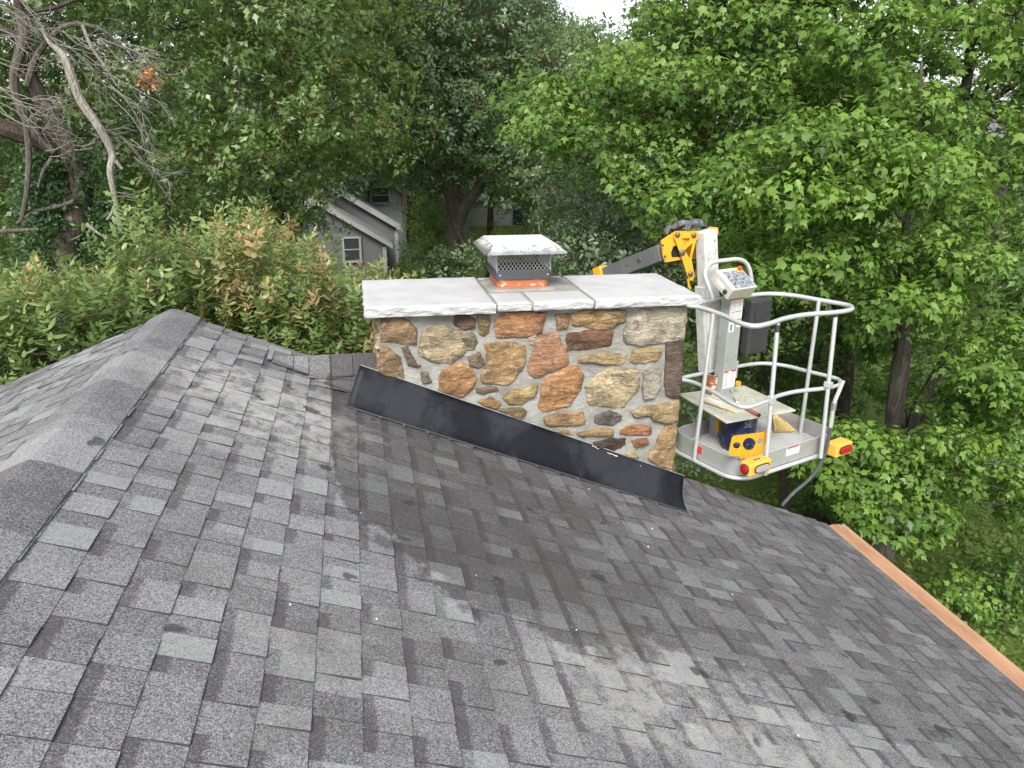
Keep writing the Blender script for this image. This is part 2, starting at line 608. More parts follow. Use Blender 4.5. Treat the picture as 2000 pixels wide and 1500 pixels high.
t = NT("galvanized")
p = t.pos()
v = t.voro(p, 90.0); sv = t.n("SeparateColor"); t.l(v, sv.inputs[0])
c = t.mix(sv.outputs[0], (0.30, 0.31, 0.32), (0.46, 0.47, 0.48))
sz = t.n("SeparateXYZ"); t.l(p, sz.inputs[0])
m = t.math('MULTIPLY', t.smooth(t.noise(p, 20, 6, 0.75), 0.38, 0.62), t.smooth(sz.outputs[2], 7.24, 7.292))
c = t.mix(t.math('MULTIPLY', m, 0.8), c, (0.66, 0.64, 0.60))
M["galvanized"] = t.principled(c, t.math('ADD', 0.34, t.math('MULTIPLY', m, 0.45)), t.math('SUBTRACT', 0.85, t.math('MULTIPLY', m, 0.7)), t.bump(t.noise(p, 60, 3, 0.6), 0.15, 0.003))

t = NT("asphalt_edge")
M["asphalt_edge"] = t.principled(t.mix(t.noise(t.pos(), 90, 2), (0.034, 0.033, 0.034), (0.075, 0.073, 0.075)), 0.9, 0, None, 0.2)
simple("cap_top", (0.62, 0.60, 0.56), 0.62, 0.15, 0.35, (0.42, 0.40, 0.37), 10)
simple("dark_band", (0.105, 0.112, 0.125), 0.45, 0.75, 0.3)
simple("mesh_wire", (0.36, 0.365, 0.37), 0.5, 0.4, 0.3)
simple("inside_dark", (0.060, 0.022, 0.018), 0.9, 0.0, 0.3)  # dark red; in the flue it carries painted shade as well as soot
# flashing: painted dark sheet, dust smears, dents
t = NT("flashing")
p = t.pos()
a = t.noise(p, 2.6, 5, 0.6, 0.7); b = t.noise(p, 40, 4, 0.6)
c = t.mix(t.smooth(a, 0.42, 0.60), (0.005, 0.006, 0.009), (0.021, 0.023, 0.029))
c = t.mix(t.math('MULTIPLY', t.smooth(b, 0.62, 0.8), 0.35), c, (0.10, 0.10, 0.105))
M["flashing"] = t.principled(c, t.math('ADD', 0.48, t.math('MULTIPLY', t.smooth(a, 0.4, 0.65), 0.2)), 0.0, t.bump(t.noise(p, 5, 2, 0.5), 0.25, 0.03), 0.2)
simple("flash_edge", (0.05, 0.052, 0.058), 0.4, 0.3)
simple("bare_aluminium", (0.62, 0.63, 0.64), 0.35, 0.9, 0.15)
simple("caulk", (0.70, 0.71, 0.72), 0.4, 0.0, 0.1)

# gutter guard: copper-brown painted metal
t = NT("gutter_paint")
p = t.pos()
a = t.noise(t.mapping(p, (1, 0.25, 1)), 9, 5, 0.65); b = t.noise(p, 60, 4, 0.6)
c = t.mix(t.smooth(a, 0.3, 0.7), (0.40, 0.225, 0.130), (0.53, 0.320, 0.200))
c = t.mix(t.math('MULTIPLY', t.smooth(b, 0.58, 0.75), 0.35), c, (0.30, 0.20, 0.14))
M["gutter_paint"] = t.principled(c, 0.46, 0.15, t.bump(b, 0.08, 0.002))

# lift
simple("lift_yellow", (0.72, 0.345, 0.014), 0.45, 0.0, 0.5, (0.28, 0.16, 0.05), 26)
simple("lift_yellow_worn", (0.74, 0.40, 0.040), 0.5, 0.0, 0.7, (0.42, 0.33, 0.24), 32)
simple("lift_grey", (0.115, 0.122, 0.128), 0.42, 0.1, 0.35, (0.25, 0.25, 0.24), 9)
simple("lift_white", (0.60, 0.60, 0.585), 0.42, 0.1, 0.4, (0.24, 0.22, 0.19), 15)
simple("column_grey", (0.40, 0.425, 0.43), 0.42, 0.35, 0.35, (0.22, 0.22, 0.21), 14)
simple("console_paint", (0.52, 0.515, 0.45), 0.45, 0.1, 0.25)
simple("rail_metal", (0.57, 0.58, 0.595), 0.42, 0.45, 0.4, (0.42, 0.41, 0.40), 40)
simple("tray_metal", (0.55, 0.555, 0.56), 0.36, 0.55, 0.45, (0.34, 0.33, 0.31), 7)
simple("floor_metal", (0.62, 0.62, 0.61), 0.55, 0.2, 0.45, (0.38, 0.36, 0.33), 10)
simple("black_plastic", (0.030, 0.030, 0.033), 0.55, 0, 0.3, (0.09, 0.09, 0.09), 25)
simple("pin_metal", (0.16, 0.13, 0.11), 0.5, 0.6, 0.6, (0.10, 0.05, 0.03), 60)
simple("red_lens", (0.36, 0.012, 0.018), 0.18, 0, 0.15)
simple("red_knob", (0.62, 0.035, 0.03), 0.35, 0, 0.3)
simple("yellow_tag", (0.85, 0.55, 0.03), 0.5)
simple("decal_white", (0.72, 0.72, 0.72), 0.5, 0, 0.2)
simple("decal_red", (0.55, 0.05, 0.03), 0.5)
simple("decal_orange", (0.72, 0.22, 0.03), 0.5)
simple("decal_ink", (0.16, 0.17, 0.19), 0.6)
simple("glass_dirty", (0.36, 0.36, 0.34), 0.25, 0, 0.6, (0.10, 0.10, 0.09), 40)
simple("hose", (0.055, 0.060, 0.066), 0.5, 0, 0.35, (0.25, 0.26, 0.26), 30)
simple("rubber_black", (0.02, 0.02, 0.02), 0.75)
t = NT("control_panel")
p = t.pos()
a = t.voro(p, 62.0); sa = t.n("SeparateColor"); t.l(a, sa.inputs[0])
b = t.noise(p, 110, 4, 0.7)
c = t.mix(t.smooth(b, 0.44, 0.56), (0.10, 0.105, 0.12), (0.27, 0.285, 0.32))
c = t.mix(t.math('MULTIPLY', t.smooth(sa.outputs[0], 0.72, 0.75), 0.5), c, (0.50, 0.51, 0.54))
M["control_panel"] = t.principled(c, 0.4)
# things in the basket
t = NT("bucket_blue")
p = t.pos()
a = t.noise(p, 22, 6, 0.72); b = t.noise(t.mapping(p, (1, 1, 0.3)), 30, 4, 0.6)
c = t.mix(t.smooth(b, 0.35, 0.65), (0.010, 0.016, 0.055), (0.022, 0.036, 0.115))
c = t.mix(t.math('MULTIPLY', t.smooth(a, 0.52, 0.66), 0.7), c, (0.24, 0.235, 0.225))
M["bucket_blue"] = t.principled(c, 0.45)
t = NT("rusty_tin")
p = t.pos()
a = t.noise(t.mapping(p, (1, 1, 0.7)), 24, 6, 0.7, 0.4)
c = t.mix(t.smooth(a, 0.36, 0.5), (0.13, 0.045, 0.022), (0.30, 0.115, 0.05))
c = t.mix(t.smooth(a, 0.53, 0.60), c, (0.56, 0.53, 0.48))
M["rusty_tin"] = t.principled(c, 0.7, 0.1, t.bump(a, 0.4, 0.004))
t = NT("board_dusty")
p = t.pos()
a = t.noise(p, 6, 6, 0.65); b = t.noise(p, 45, 5, 0.7)
c = t.mix(t.smooth(a, 0.3, 0.7), (0.36, 0.36, 0.29), (0.50, 0.50, 0.42))
c = t.mix(t.math('MULTIPLY', t.smooth(b, 0.58, 0.68), 0.6), c, (0.19, 0.185, 0.165))
M["board_dusty"] = t.principled(c, 0.9, 0, t.bump(b, 0.3, 0.004))
simple("mortar_bits", (0.27, 0.27, 0.25), 0.95, 0, 0.4)
simple("wood_pale", (0.58, 0.46, 0.29), 0.7, 0, 0.5, (0.32, 0.25, 0.16), 28)
simple("red_wood", (0.36, 0.12, 0.09), 0.6, 0, 0.5, (0.34, 0.27, 0.24), 40)
simple("straw", (0.56, 0.43, 0.17), 0.8, 0, 0.35, (0.36, 0.26, 0.10), 50)
simple("steel_tool", (0.62, 0.62, 0.62), 0.35, 0.6, 0.4)
simple("glove_black", (0.060, 0.062, 0.067), 0.6, 0, 0.8, (0.24, 0.245, 0.26), 18, 0.6)
# buildings
t = NT("siding_grey")
p = t.pos()
a = t.noise(p, 1.2, 4, 0.6); b = t.noise(t.mapping(p, (1, 1, 8)), 3, 3, 0.6)
c = t.mix(a, (0.075, 0.076, 0.086), (0.110, 0.111, 0.121)); c = t.mix(t.math('MULTIPLY', b, 0.25), c, (0.20, 0.20, 0.21))
M["siding_grey"] = t.principled(c, 0.7)
simple("siding_pale", (0.40, 0.43, 0.45), 0.7, 0, 0.3, scale=2)
simple("siding_white", (0.42, 0.43, 0.42), 0.7, 0, 0.3, scale=2)
simple("trim_white", (0.27, 0.28, 0.285), 0.6, 0, 0.2, scale=3)
simple("far_roof", (0.25, 0.25, 0.265), 0.9, 0, 0.5, scale=3)
simple("far_roof_brown", (0.21, 0.195, 0.185), 0.9, 0, 0.5, scale=3)
simple("window_glass", (0.035, 0.040, 0.045), 0.12, 0, 0.1)
simple("brick_red", (0.20, 0.115, 0.085), 0.85, 0, 0.5, scale=6)
simple("house_wall", (0.36, 0.33, 0.29), 0.85, 0, 0.4, scale=2)
simple("wood_fascia", (0.55, 0.53, 0.49), 0.7, 0, 0.3, scale=4)
simple("concrete", (0.42, 0.41, 0.38), 0.9, 0, 0.4, scale=2)

# ================================================================== SETTING: ground
gv, gf = [], []
for i in range(41):
    for j in range(41):
        x = -400 + 800 * i / 40; y = -300 + 800 * j / 40
        gv.append((x, y, 0.0))
for i in range(40):
    for j in range(40):
        a_ = i * 41 + j
        gf.append((a_, a_ + 41, a_ + 42, a_ + 1))
tag(obj("ground", gv, gf, M["lawn"], origin=(0, 0, 0)), kind="structure")

# ================================================================== THE HOUSE WE STAND ON
A = math.radians(22.3)
NRM = np.array([math.sin(A), 0, math.cos(A)]); SLP = np.array([math.cos(A), 0, -math.sin(A)])
HH = 1.479


def RP(s, y, n=0.0):
    p = SLP * s + NRM * (n - HH)
    return np.array([p[0], y, p[2] + CZ])


SR = -0.63                                     # ridge position along the slope
RIDGE = RP(SR, 0, 0)
SLPL = np.array([-math.cos(A), 0, -math.sin(A)]); NRML = np.array([-math.sin(A), 0, math.cos(A)])


def RPL(s, y, n=0.0):
    p = RIDGE + SLPL * s + NRML * n
    return np.array([p[0], y, p[2]])


EXPO, S0 = 0.143, 0.395
YB, YE = -3.0, 4.95                            # roof runs from behind the camera to the gable end
S_EAVE = 4.512
house = empty("house", (1.2, 1.0, 0.0), "house with grey shingle roof and copper-coloured gutter in the foreground", "house")
mb = MB()
e1, e2 = RP(S_EAVE, 0)[[0, 2]], RPL(5.2, 0)[[0, 2]]
mb.bbox(e2[0] + 0.35, e1[0] - 0.35, YB + 0.2, YE - 0.30, 0.0, e1[1] - 0.22)
gz = e1[1] - 0.22
for yy in (YE - 0.302, YB + 0.2):
    mb.prism([(e2[0] + 0.35, yy, gz), (e1[0] - 0.35, yy, gz), (RIDGE[0], yy, RIDGE[2] - 0.16)], (0, 0.08 if yy < 0 else -0.08, 0))
mb.build("wall", M["house_wall"], house)
# roof deck: two slabs
mb = MB()
for fn, smax in ((RP, S_EAVE - 0.01), (RPL, 5.2)):
    s_a = SR if fn is RP else 0.0
    P = [fn(s_a, YB, -0.006), fn(smax, YB, -0.006), fn(smax, YE - 0.012, -0.006), fn(s_a, YE - 0.012, -0.006)]
    Q = [fn(s_a, YB, -0.05), fn(smax, YB, -0.05), fn(smax, YE - 0.012, -0.05), fn(s_a, YE - 0.012, -0.05)]
    mb.add(P + Q, [(0, 1, 2, 3), (7, 6, 5, 4), (0, 4, 5, 1), (1, 5, 6, 2), (2, 6, 7, 3), (3, 7, 4, 0)])
roof = obj("roof", mb.v, mb.f, M["shingle"], house, attrs={"tone": [0.3] * 16, "fs": [0.6] * 16, "rnd": [0.2] * 16})
# rake boards and fascia
mb = MB()
for fn, s_a, s_b in ((RP, SR, S_EAVE - 0.05), (RPL, 0, 5.15)):
    mb.prism([fn(s_a, YE - 0.03, -0.052), fn(s_b, YE - 0.03, -0.052), fn(s_b, YE - 0.03, -0.20), fn(s_a, YE - 0.03, -0.20)], (0, -0.03, 0))
mb.build("rake_board", M["wood_fascia"], house)
mb = MB()
mb.bbox(e1[0] - 0.06, e1[0] - 0.035, YB + 0.1, YE - 0.07, e1[1] - 0.23, e1[1] - 0.06)
mb.build("fascia_board", M["wood_fascia"], house)

# ---- shingles
R2 = random.Random(41)
pieces = []                                     # (verts, tone, rnd)


def tone_pick(tooth):
    u = R2.random()
    if tooth:
        return (0.60 + 0.15 * R2.random()) if u < 0.17 else (0.45 + 0.12 * R2.random()) if u < 0.58 else (0.27 + 0.16 * R2.random())
    return (0.50 + 0.1 * R2.random()) if u < 0.2 else (0.29 + 0.16 * R2.random())


def piece(fn, sa, sb, ya, yb, tooth, tone):
    hi = (0.0080 if tooth else 0.0038) + R2.uniform(-0.0008, 0.0012)
    sk = R2.uniform(-0.003, 0.003)
    s_top, s_bot = sa - 0.012, sb + R2.uniform(-0.0025, 0.0025)
    if fn is RP and sb > S_EAVE - 0.02: s_bot, hi = S_EAVE, 0.006
    lift = R2.uniform(0.0, 0.0045) if R2.random() < 0.2 else 0.0
    v = [fn(s_top, ya, 0.0012), fn(s_top, yb, 0.0012), fn(s_bot, yb + sk, hi), fn(s_bot, ya + sk, hi + lift),
         fn(s_top, ya, -0.005), fn(s_top, yb, -0.005), fn(s_bot, yb + sk, -0.005), fn(s_bot, ya + sk, -0.005)]
    pieces.append((v, tone, R2.random()))


def in_hole(s, y):
    return False


for fn, i0, i1, off in ((RP, -7, 28, S0), (RPL, 0, 35, 0.02)):
    for i in range(i0, i1 + 1):
        sa, sb = off + EXPO * i, off + EXPO * (i + 1)
        if fn is RP: sb = min(sb, S_EAVE)
        y = 0.2 - R2.random() * 0.3
        tooth = R2.random() < 0.5
        while y < YE:
            L = R2.uniform(0.075, 0.15) if tooth else R2.uniform(0.05, 0.12)
            if R2.random() < 0.14: L *= 1.6
            yb = min(y + L, YE + R2.uniform(-0.004, 0.006))
            if YE - yb < 0.04: yb = YE + R2.uniform(-0.003, 0.006)
            mid = ((sa + sb) / 2, (y + yb) / 2)
            tn = tone_pick(tooth)
            piece(fn, sa, sb, y + 0.0008, yb - 0.0008, tooth, tn)
            y = yb if yb < YE - 0.003 else 99
            tooth = not tooth
SIDES8 = [0, 0, 1, 1, 1, 1]
FACES8 = [(0, 3, 2, 1), (4, 5, 6, 7), (3, 7, 6, 2), (0, 4, 7, 3), (1, 2, 6, 5), (0, 1, 5, 4)]


def shown(v):
    q = [project(p) for p in v[:4]]
    if any(a_ is None for a_ in q): return 0.0
    xs = np.clip([a_[0] for a_ in q], 0, 2000); ys = np.clip([a_[1] for a_ in q], 0, 1500)
    c_ = np.mean(v[:4], axis=0)
    if 0.0 < c_[0] < 2.1 and c_[1] > 4.25: return 0.0
    return 0.5 * abs(sum(xs[k] * ys[(k + 1) % 4] - xs[(k + 1) % 4] * ys[k] for k in range(4)))


order = sorted(range(len(pieces)), key=lambda k: -shown(pieces[k][0]))
for k in order[:300]:
    v, tn, rn = pieces[k]
    obj("shingle", v, FACES8, M["shingle"], roof, attrs={"tone": [tn] * 8, "rnd": [rn] * 8, "fs": [0, 0, 1, 1, 0, 0, 1, 1]}, sides=SIDES8)
mb = MB(); T_, R_, F_ = [], [], []
for k in order[300:]:
    v, tn, rn = pieces[k]
    mb.add(v, FACES8); T_ += [tn] * 8; R_ += [rn] * 8; F_ += [0, 0, 1, 1, 0, 0, 1, 1]
tag(obj("shingle_field", mb.v, mb.f, M["shingle"], roof, attrs={"tone": T_, "rnd": R_, "fs": F_}, sides=SIDES8), kind="stuff")

# ---- ridge caps: bent strips over the ridge vent, laid from the camera's end
y = 0.6
k = 0
RW = 0.158
while y < YE + 0.01:
    yb = min(y + 0.149, YE + 0.015)
    ym = (y + yb) / 2
    if ym > 4.0: tn = 0.34
    elif ym > 3.55: tn = 0.52
    elif ym > 3.2: tn = 0.34
    elif ym > 2.95: tn = 0.48
    elif ym > 2.72: tn = 0.57
    elif ym > 2.2: tn = 0.22
    else: tn = 0.40
    tn += R2.uniform(-0.05, 0.05)
    vs, fsv = [], []
    NP = 15
    for (yy, dz) in ((y - 0.02, 0.0), (yb, 0.005)):
        for q in range(NP):
            u = -1 + 2 * q / (NP - 1)
            s = abs(u) * RW
            fn = (lambda s_, y_, n_: RP(SR + s_, y_, n_)) if u > 0 else RPL
            n_ = 0.016 - 0.006 * abs(u) ** 2
            p_ = fn(s, yy, n_ + dz)
            if abs(u) < 0.3:                      # rounded crown
                p_ = p_ - np.array([0, 0, 0.003 * (1 - (abs(u) / 0.3)) ** 2])
            vs.append(p_); fsv.append(0.6)
    n0 = len(vs)
    vs += [p_ - np.array([0, 0, 0.007 if 0 < (q_ % NP) < NP - 1 else 0.010]) for q_, p_ in enumerate(vs)]
    fsv = fsv * 2
    fc = []
    for q in range(NP - 1):
        fc.append((q, q + 1, NP + q + 1, NP + q))
        fc.append((n0 + q, n0 + NP + q, n0 + NP + q + 1, n0 + q + 1))
        fc.append((q, n0 + q, n0 + q + 1, q + 1)); fc.append((NP + q, NP + q + 1, n0 + NP + q + 1, n0 + NP + q))
    fc += [(0, NP, n0 + NP, n0), (NP - 1, n0 + NP - 1, n0 + 2 * NP - 1, 2 * NP - 1)]
    o = obj("ridge_cap", vs, fc, M["shingle"], roof, smooth=False, attrs={"tone": [tn] * len(vs), "rnd": [0.1] * len(vs), "fs": fsv})
    bm = bmesh.new(); bm.from_mesh(o.data); bmesh.ops.recalc_face_normals(bm, faces=bm.faces); bm.to_mesh(o.data); bm.free()
    o.data.polygons.foreach_set("use_smooth", [True] * len(o.data.polygons))
    o.data.set_sharp_from_angle(angle=math.radians(26))
    y = yb; k += 1

# ---- cricket (saddle) on the uphill side of the chimney
CX0, CX1, CY0, CY1 = 0.088, 1.954, 4.33, 4.955           # chimney shaft
CRZ = CZ - 1.372
CRY = 4.65


def roof_z(x):                                             # main slope height at x
    s = (x + HH * math.sin(A)) / math.cos(A)
    return RP(s, 0)[2]


xa = None
for i in range(2000):
    x_ = -1.2 + i * 0.001
    if roof_z(x_) < CRZ - 0.004:
        xa = x_; break
Aa = np.array([xa, CRY, CRZ]); Bb = np.array([CX0 + 0.02, CRY, CRZ])
Cn = np.array([CX0 + 0.02, 4.335, roof_z(CX0) + 0.012]); Cf = np.array([CX0 + 0.02, YE + 0.01, roof_z(CX0) + 0.012])
mb = MB().add([Aa, Bb, Cn, Cf], [(0, 2, 1), (0, 1, 3)])
obj("cricket", mb.v, mb.f, M["shingle"], roof, attrs={"tone": [0.3] * 4, "fs": [0.6] * 4, "rnd": [0.1] * 4})


def crk(x, d, n=0.0):
    """point on the near cricket slope: x along, d metres from its ridge towards the camera"""
    w = (Cn - np.array([Cn[0], CRY, CRZ]))
    w = w / np.linalg.norm(w)
    nn = np.array([0, w[2], -w[1]]);  nn = nn if nn[2] > 0 else -nn
    return np.array([x, CRY, CRZ]) + w * d + nn * n


tabs = [(-0.575, -0.545, 0.70, 0.10), (-0.545, -0.425, 0.26, 0.135), (-0.425, -0.335, 0.33, 0.155), (-0.335, -0.205, 0.24, 0.17), (-0.205, -0.075, 0.34, 0.165), (-0.075, 0.085, 0.24, 0.16)]
for i, (x0, x1, tn, L) in enumerate(tabs):
    vs = []
    x0 += 0.002; x1 -= 0.002
    for (xx) in (x0, x1):
        lift = (0.016 if xx == x1 else 0.010) - 0.007 * (i % 2)
        cols = [(-0.14, 0.008), (-0.03, 0.014), (0.0, 0.017), (0.03, 0.017), (L * 0.6, 0.013), (L, 0.012 + lift)]
        for d_, n_ in cols:
            if d_ < 0:
                p_ = np.array([xx, CRY - d_, CRZ + n_ + d_ * 0.72])
            else:
                p_ = crk(xx, d_, n_)
            zr = roof_z(xx) + 0.010 + n_ * 0.6
            p_[2] = max(p_[2], zr)
            vs.append(p_)
    n0 = len(vs)
    vs += [p_ - np.array([0, 0, 0.008]) for p_ in vs]
    fc = []
    for q in range(5):
        fc.append((q, q + 1, 6 + q + 1, 6 + q)); fc.append((n0 + q, n0 + 6 + q, n0 + 6 + q + 1, n0 + q + 1))
        fc.append((q, n0 + q, n0 + q + 1, q + 1)); fc.append((6 + q, 6 + q + 1, n0 + 6 + q + 1, n0 + 6 + q))
    fc += [(0, 6, n0 + 6, n0), (5, n0 + 5, n0 + 11, 11)]
    o = obj("cricket_cap", vs, fc, M["shingle"], roof, attrs={"tone": [tn] * 24, "rnd": [0.1] * 24, "fs": [0.7] * 24}, sides=[0, 1, 1, 1] * 5 + [1, 1])
    bm = bmesh.new(); bm.from_mesh(o.data); bmesh.ops.recalc_face_normals(bm, faces=bm.faces); bm.to_mesh(o.data); bm.free()
for i, (x0, x1, d0, d1, tn) in enumerate([(-0.34, -0.04, 0.13, 0.195, 0.36), (-0.30, -0.02, 0.19, 0.30, 0.40), (-0.13, 0.08, 0.29, 0.40, 0.34)]):
    vs = []
    for xx in (x0, x1):
        for d_, n_ in ((d0, 0.006), (d1, 0.013)):
            p_ = crk(xx, d_, n_); p_[2] = max(p_[2], roof_z(xx) + 0.012 + 0.004 * (d_ == d1)); vs.append(p_)
    vs += [p_ - np.array([0, 0, 0.008]) for p_ in vs]
    obj("cricket_shingle", vs, [(0, 1, 3, 2), (4, 6, 7, 5), (1, 5, 7, 3), (0, 4, 5, 1), (2, 3, 7, 6), (0, 2, 6, 4)], M["shingle"], roof,
        attrs={"tone": [tn] * 8, "rnd": [0.1] * 8, "fs": [0.6] * 8})

# ---- copper-coloured gutter with ribbed guard panels
gx0, gx1, gzz = 3.592, 3.758, CZ - 3.085


def guard(y0, y1, dz=0.0):
    prof = [(gx0 - 0.03, 0.004)]
    xs = np.linspace(gx0, gx1 - 0.012, 61)
    for x_ in xs:
        u = (x_ - gx0) / (gx1 - gx0)
        rib = 0.0
        for c_ in (0.34, 0.47, 0.60, 0.73):
            rib += 0.012 * math.exp(-((u - c_) / 0.030) ** 2)
        prof.append((x_, 0.006 - 0.012 * u + rib))
    prof += [(gx1, 0.001), (gx1 + 0.004, -0.012), (gx1 - 0.002, -0.03)]
    vs, fc = [], []
    n = len(prof)
    for yy in (y0, y1):
        for (x_, z_) in prof:
            vs.append((x_, yy, gzz + z_ + dz))
    for q in range(n - 1):
        fc.append((q, q + 1, n + q + 1, n + q))
    o = obj("gutter_guard", vs, fc, M["gutter_paint"], house)
    md = o.modifiers.new("sheet", 'SOLIDIFY'); md.thickness = 0.002; md.offset = 0
    return o


guard(3.372, YE - 0.03, 0.004); guard(1.3, 3.39); guard(-0.8, 1.31, 0.004)
mb = MB()
prof = [(gx0 + 0.0, -0.012), (gx0, -0.115), (gx0 + 0.09, -0.118), (gx1 - 0.022, -0.075), (gx1 + 0.008, -0.028), (gx1 + 0.010, 0.0), (gx1 - 0.004, 0.0)]
vs = [(x_, yy, gzz + z_ - 0.012) for yy in (YB + 0.1, YE - 0.02) for x_, z_ in prof]
n = len(prof)
mb.add(vs, [(q, q + 1, n + q + 1, n + q) for q in range(n - 1)] + [tuple(range(n)), tuple(range(2 * n - 1, n - 1, -1))])
mb.build("gutter", M["gutter_paint"], house)
MB().box((gx1 - 0.03, YE - 0.055, gzz + 0.006), [(0.8, 0.6, 0), (-0.6, 0.8, 0), (0, 0, 1)], (0.03, 0.012, 0.006)).build("gutter_end_clip", M["trim_white"], house, bevel=0.003)

# ---- flashing along the foot of the chimney
FS0, FS1 = 0.478, 2.795
prof = [(4.196, 0.013), (4.203, 0.0185), (4.214, 0.026), (4.228, 0.043), (4.247, 0.073), (4.266, 0.110), (4.285, 0.150), (4.303, 0.192), (4.318, 0.232)]
NS = 60
vs, fc = [], []
for i in range(NS + 1):
    u = i / NS
    for j, (yy, nn) in enumerate(prof):
        s = FS0 + (FS1 - FS0) * u
        if u > 0.97: s += 0.022 * math.sin(math.pi * min(nn / 0.22, 1)) * -1 - 0.07 * (nn / 0.23)
        else: s += -0.07 * (nn / 0.23) * u
        w = 0.004 * mnoise.noise(Vector((s * 3.1, nn * 6, 2.0))) + 0.002 * mnoise.noise(Vector((s * 11, nn * 9, 5.0)))
        k_ = (nn / 0.232)
        vs.append(RP(s, yy + w * k_ - 0.004, nn * (1 - 0.13 * u * (nn > 0.03)) + w * 0.4))
n = len(prof)
for i in range(NS):
    for j in range(n - 1):
        fc.append((i * n + j, i * n + j + 1, (i + 1) * n + j + 1, (i + 1) * n + j))
o = obj("flashing", vs, fc, M["flashing"], house, smooth=True)
md = o.modifiers.new("sheet", 'SOLIDIFY'); md.thickness = 0.003; md.offset = 0
fl = o
mb = MB()
mb.tube([RP(FS0 + (FS1 - FS0) * i / 20, 4.190, 0.012) for i in range(21)], 0.0065, 6)
mb.build("hem", M["flash_edge"], fl, smooth=True)
mb = MB()
mb.tube([RP(FS0 + (FS1 - FS0 - 0.07) * i / 20 + 0.004, 4.316, 0.232 * (1 - 0.13 * i / 20) + 0.001) for i in range(21)], 0.0022, 5)
mb.build("raw_edge", M["bare_aluminium"], fl, smooth=True)
for i in range(14):
    s = S0 + EXPO * (i + 2) - 0.006
    if FS0 + 0.1 < s < FS1 - 0.02:
        L = R2.uniform(0.018, 0.042)
        mb = MB().box(RP(s, 4.192 - L / 2, 0.0155), [SLP, (0, 1, 0), NRM], (0.0075, L / 2 + 0.008, 0.001))
        mb.build("step_flashing", M["bare_aluminium"], house)
mb = MB()
cp = []
for i in range(34):
    s = 2.02 + 0.42 * i / 33
    cp.append(RP(s, 4.303, 0.205 - 0.03 * (i / 33) + R2.uniform(-0.004, 0.004)))
for a0, a1 in ((0, 4), (9, 15), (29, 32)):
    MB().tube(cp[a0:a1 + 1], [R2.uniform(0.0012, 0.004) for _ in range(a0, a1 + 1)], 5).build("caulk_smear", M["caulk"], fl, smooth=True)
# bits of dried mortar and a dropped leaf or two on the shingles
for i in range(16):
    s_, y_ = R2.uniform(0.0, 2.6), R2.uniform(1.7, 4.1)
    r_ = R2.uniform(0.002, 0.005)
    mb = MB().lathe(RP(s_, y_, 0.006), [(0.0001, r_ * 0.8), (r_ * 0.7, r_ * 0.6), (r_, 0.0)], 6)
    for q in range(len(mb.v)):
        mb.v[q] = tuple(np.array(mb.v[q]) + rng.normal(0, r_ * 0.15, 3))
    if i == 0: crumb_v, crumb_f = [], []
    n = len(crumb_v); crumb_v += mb.v; crumb_f += [tuple(q + n for q in f) for f in mb.f]
tag(obj("mortar_crumbs", crumb_v, crumb_f, M["caulk"]), "scattered pale mortar crumbs lying on the shingles below the chimney", "mortar crumbs", kind="stuff")

# ================================================================== CHIMNEY
chim = empty("chimney", ((CX0 + CX1) / 2, (CY0 + CY1) / 2, 0.0), "fieldstone chimney in tan and orange stone with a white stone cap", "chimney")
ZS = CZ - 1.036                                  # underside of the cap stones
# mortar body, a fine sheet with trowel waves
vs, fc = [], []
NXm, NZm = 90, 70
ztop, zbot = ZS + 0.004, CZ - 2.75
for j in range(NZm + 1):
    for i in range(NXm + 1):
        x_ = CX0 + (CX1 - CX0) * i / NXm; z_ = zbot + (ztop - zbot) * j / NZm
        d_ = 0.010 * mnoise.fractal(Vector((x_ * 7, 1.0, z_ * 9)), 1.0, 2.0, 4)
        if i in (0, NXm): d_ = 0.0
        vs.append((x_, CY0 - d_, z_))
for j in range(NZm):
    for i in range(NXm):
        a_ = j * (NXm + 1) + i
        fc.append((a_, a_ + 1, a_ + NXm + 2, a_ + NXm + 1))
n = len(vs)
bz = 0.0
vs += [(CX0, CY0, bz), (CX1, CY0, bz), (CX1, CY1, bz), (CX0, CY1, bz), (CX1, CY1, ztop), (CX0, CY1, ztop), (CX0, CY0, ztop), (CX1, CY0, ztop), (CX0, CY0, zbot), (CX1, CY0, zbot)]
fc += [(n + 1, n + 2, n + 4, n + 7), (n + 3, n + 0, n + 6, n + 5), (n + 2, n + 3, n + 5, n + 4), (n + 6, n + 7, n + 4, n + 5), (n, n + 1, n + 9, n + 8)]
o = obj("mortar_core", vs, fc, M["mortar"], chim)
o.data.polygons.foreach_set("use_smooth", [p_.index < NXm * NZm for p_ in o.data.polygons])

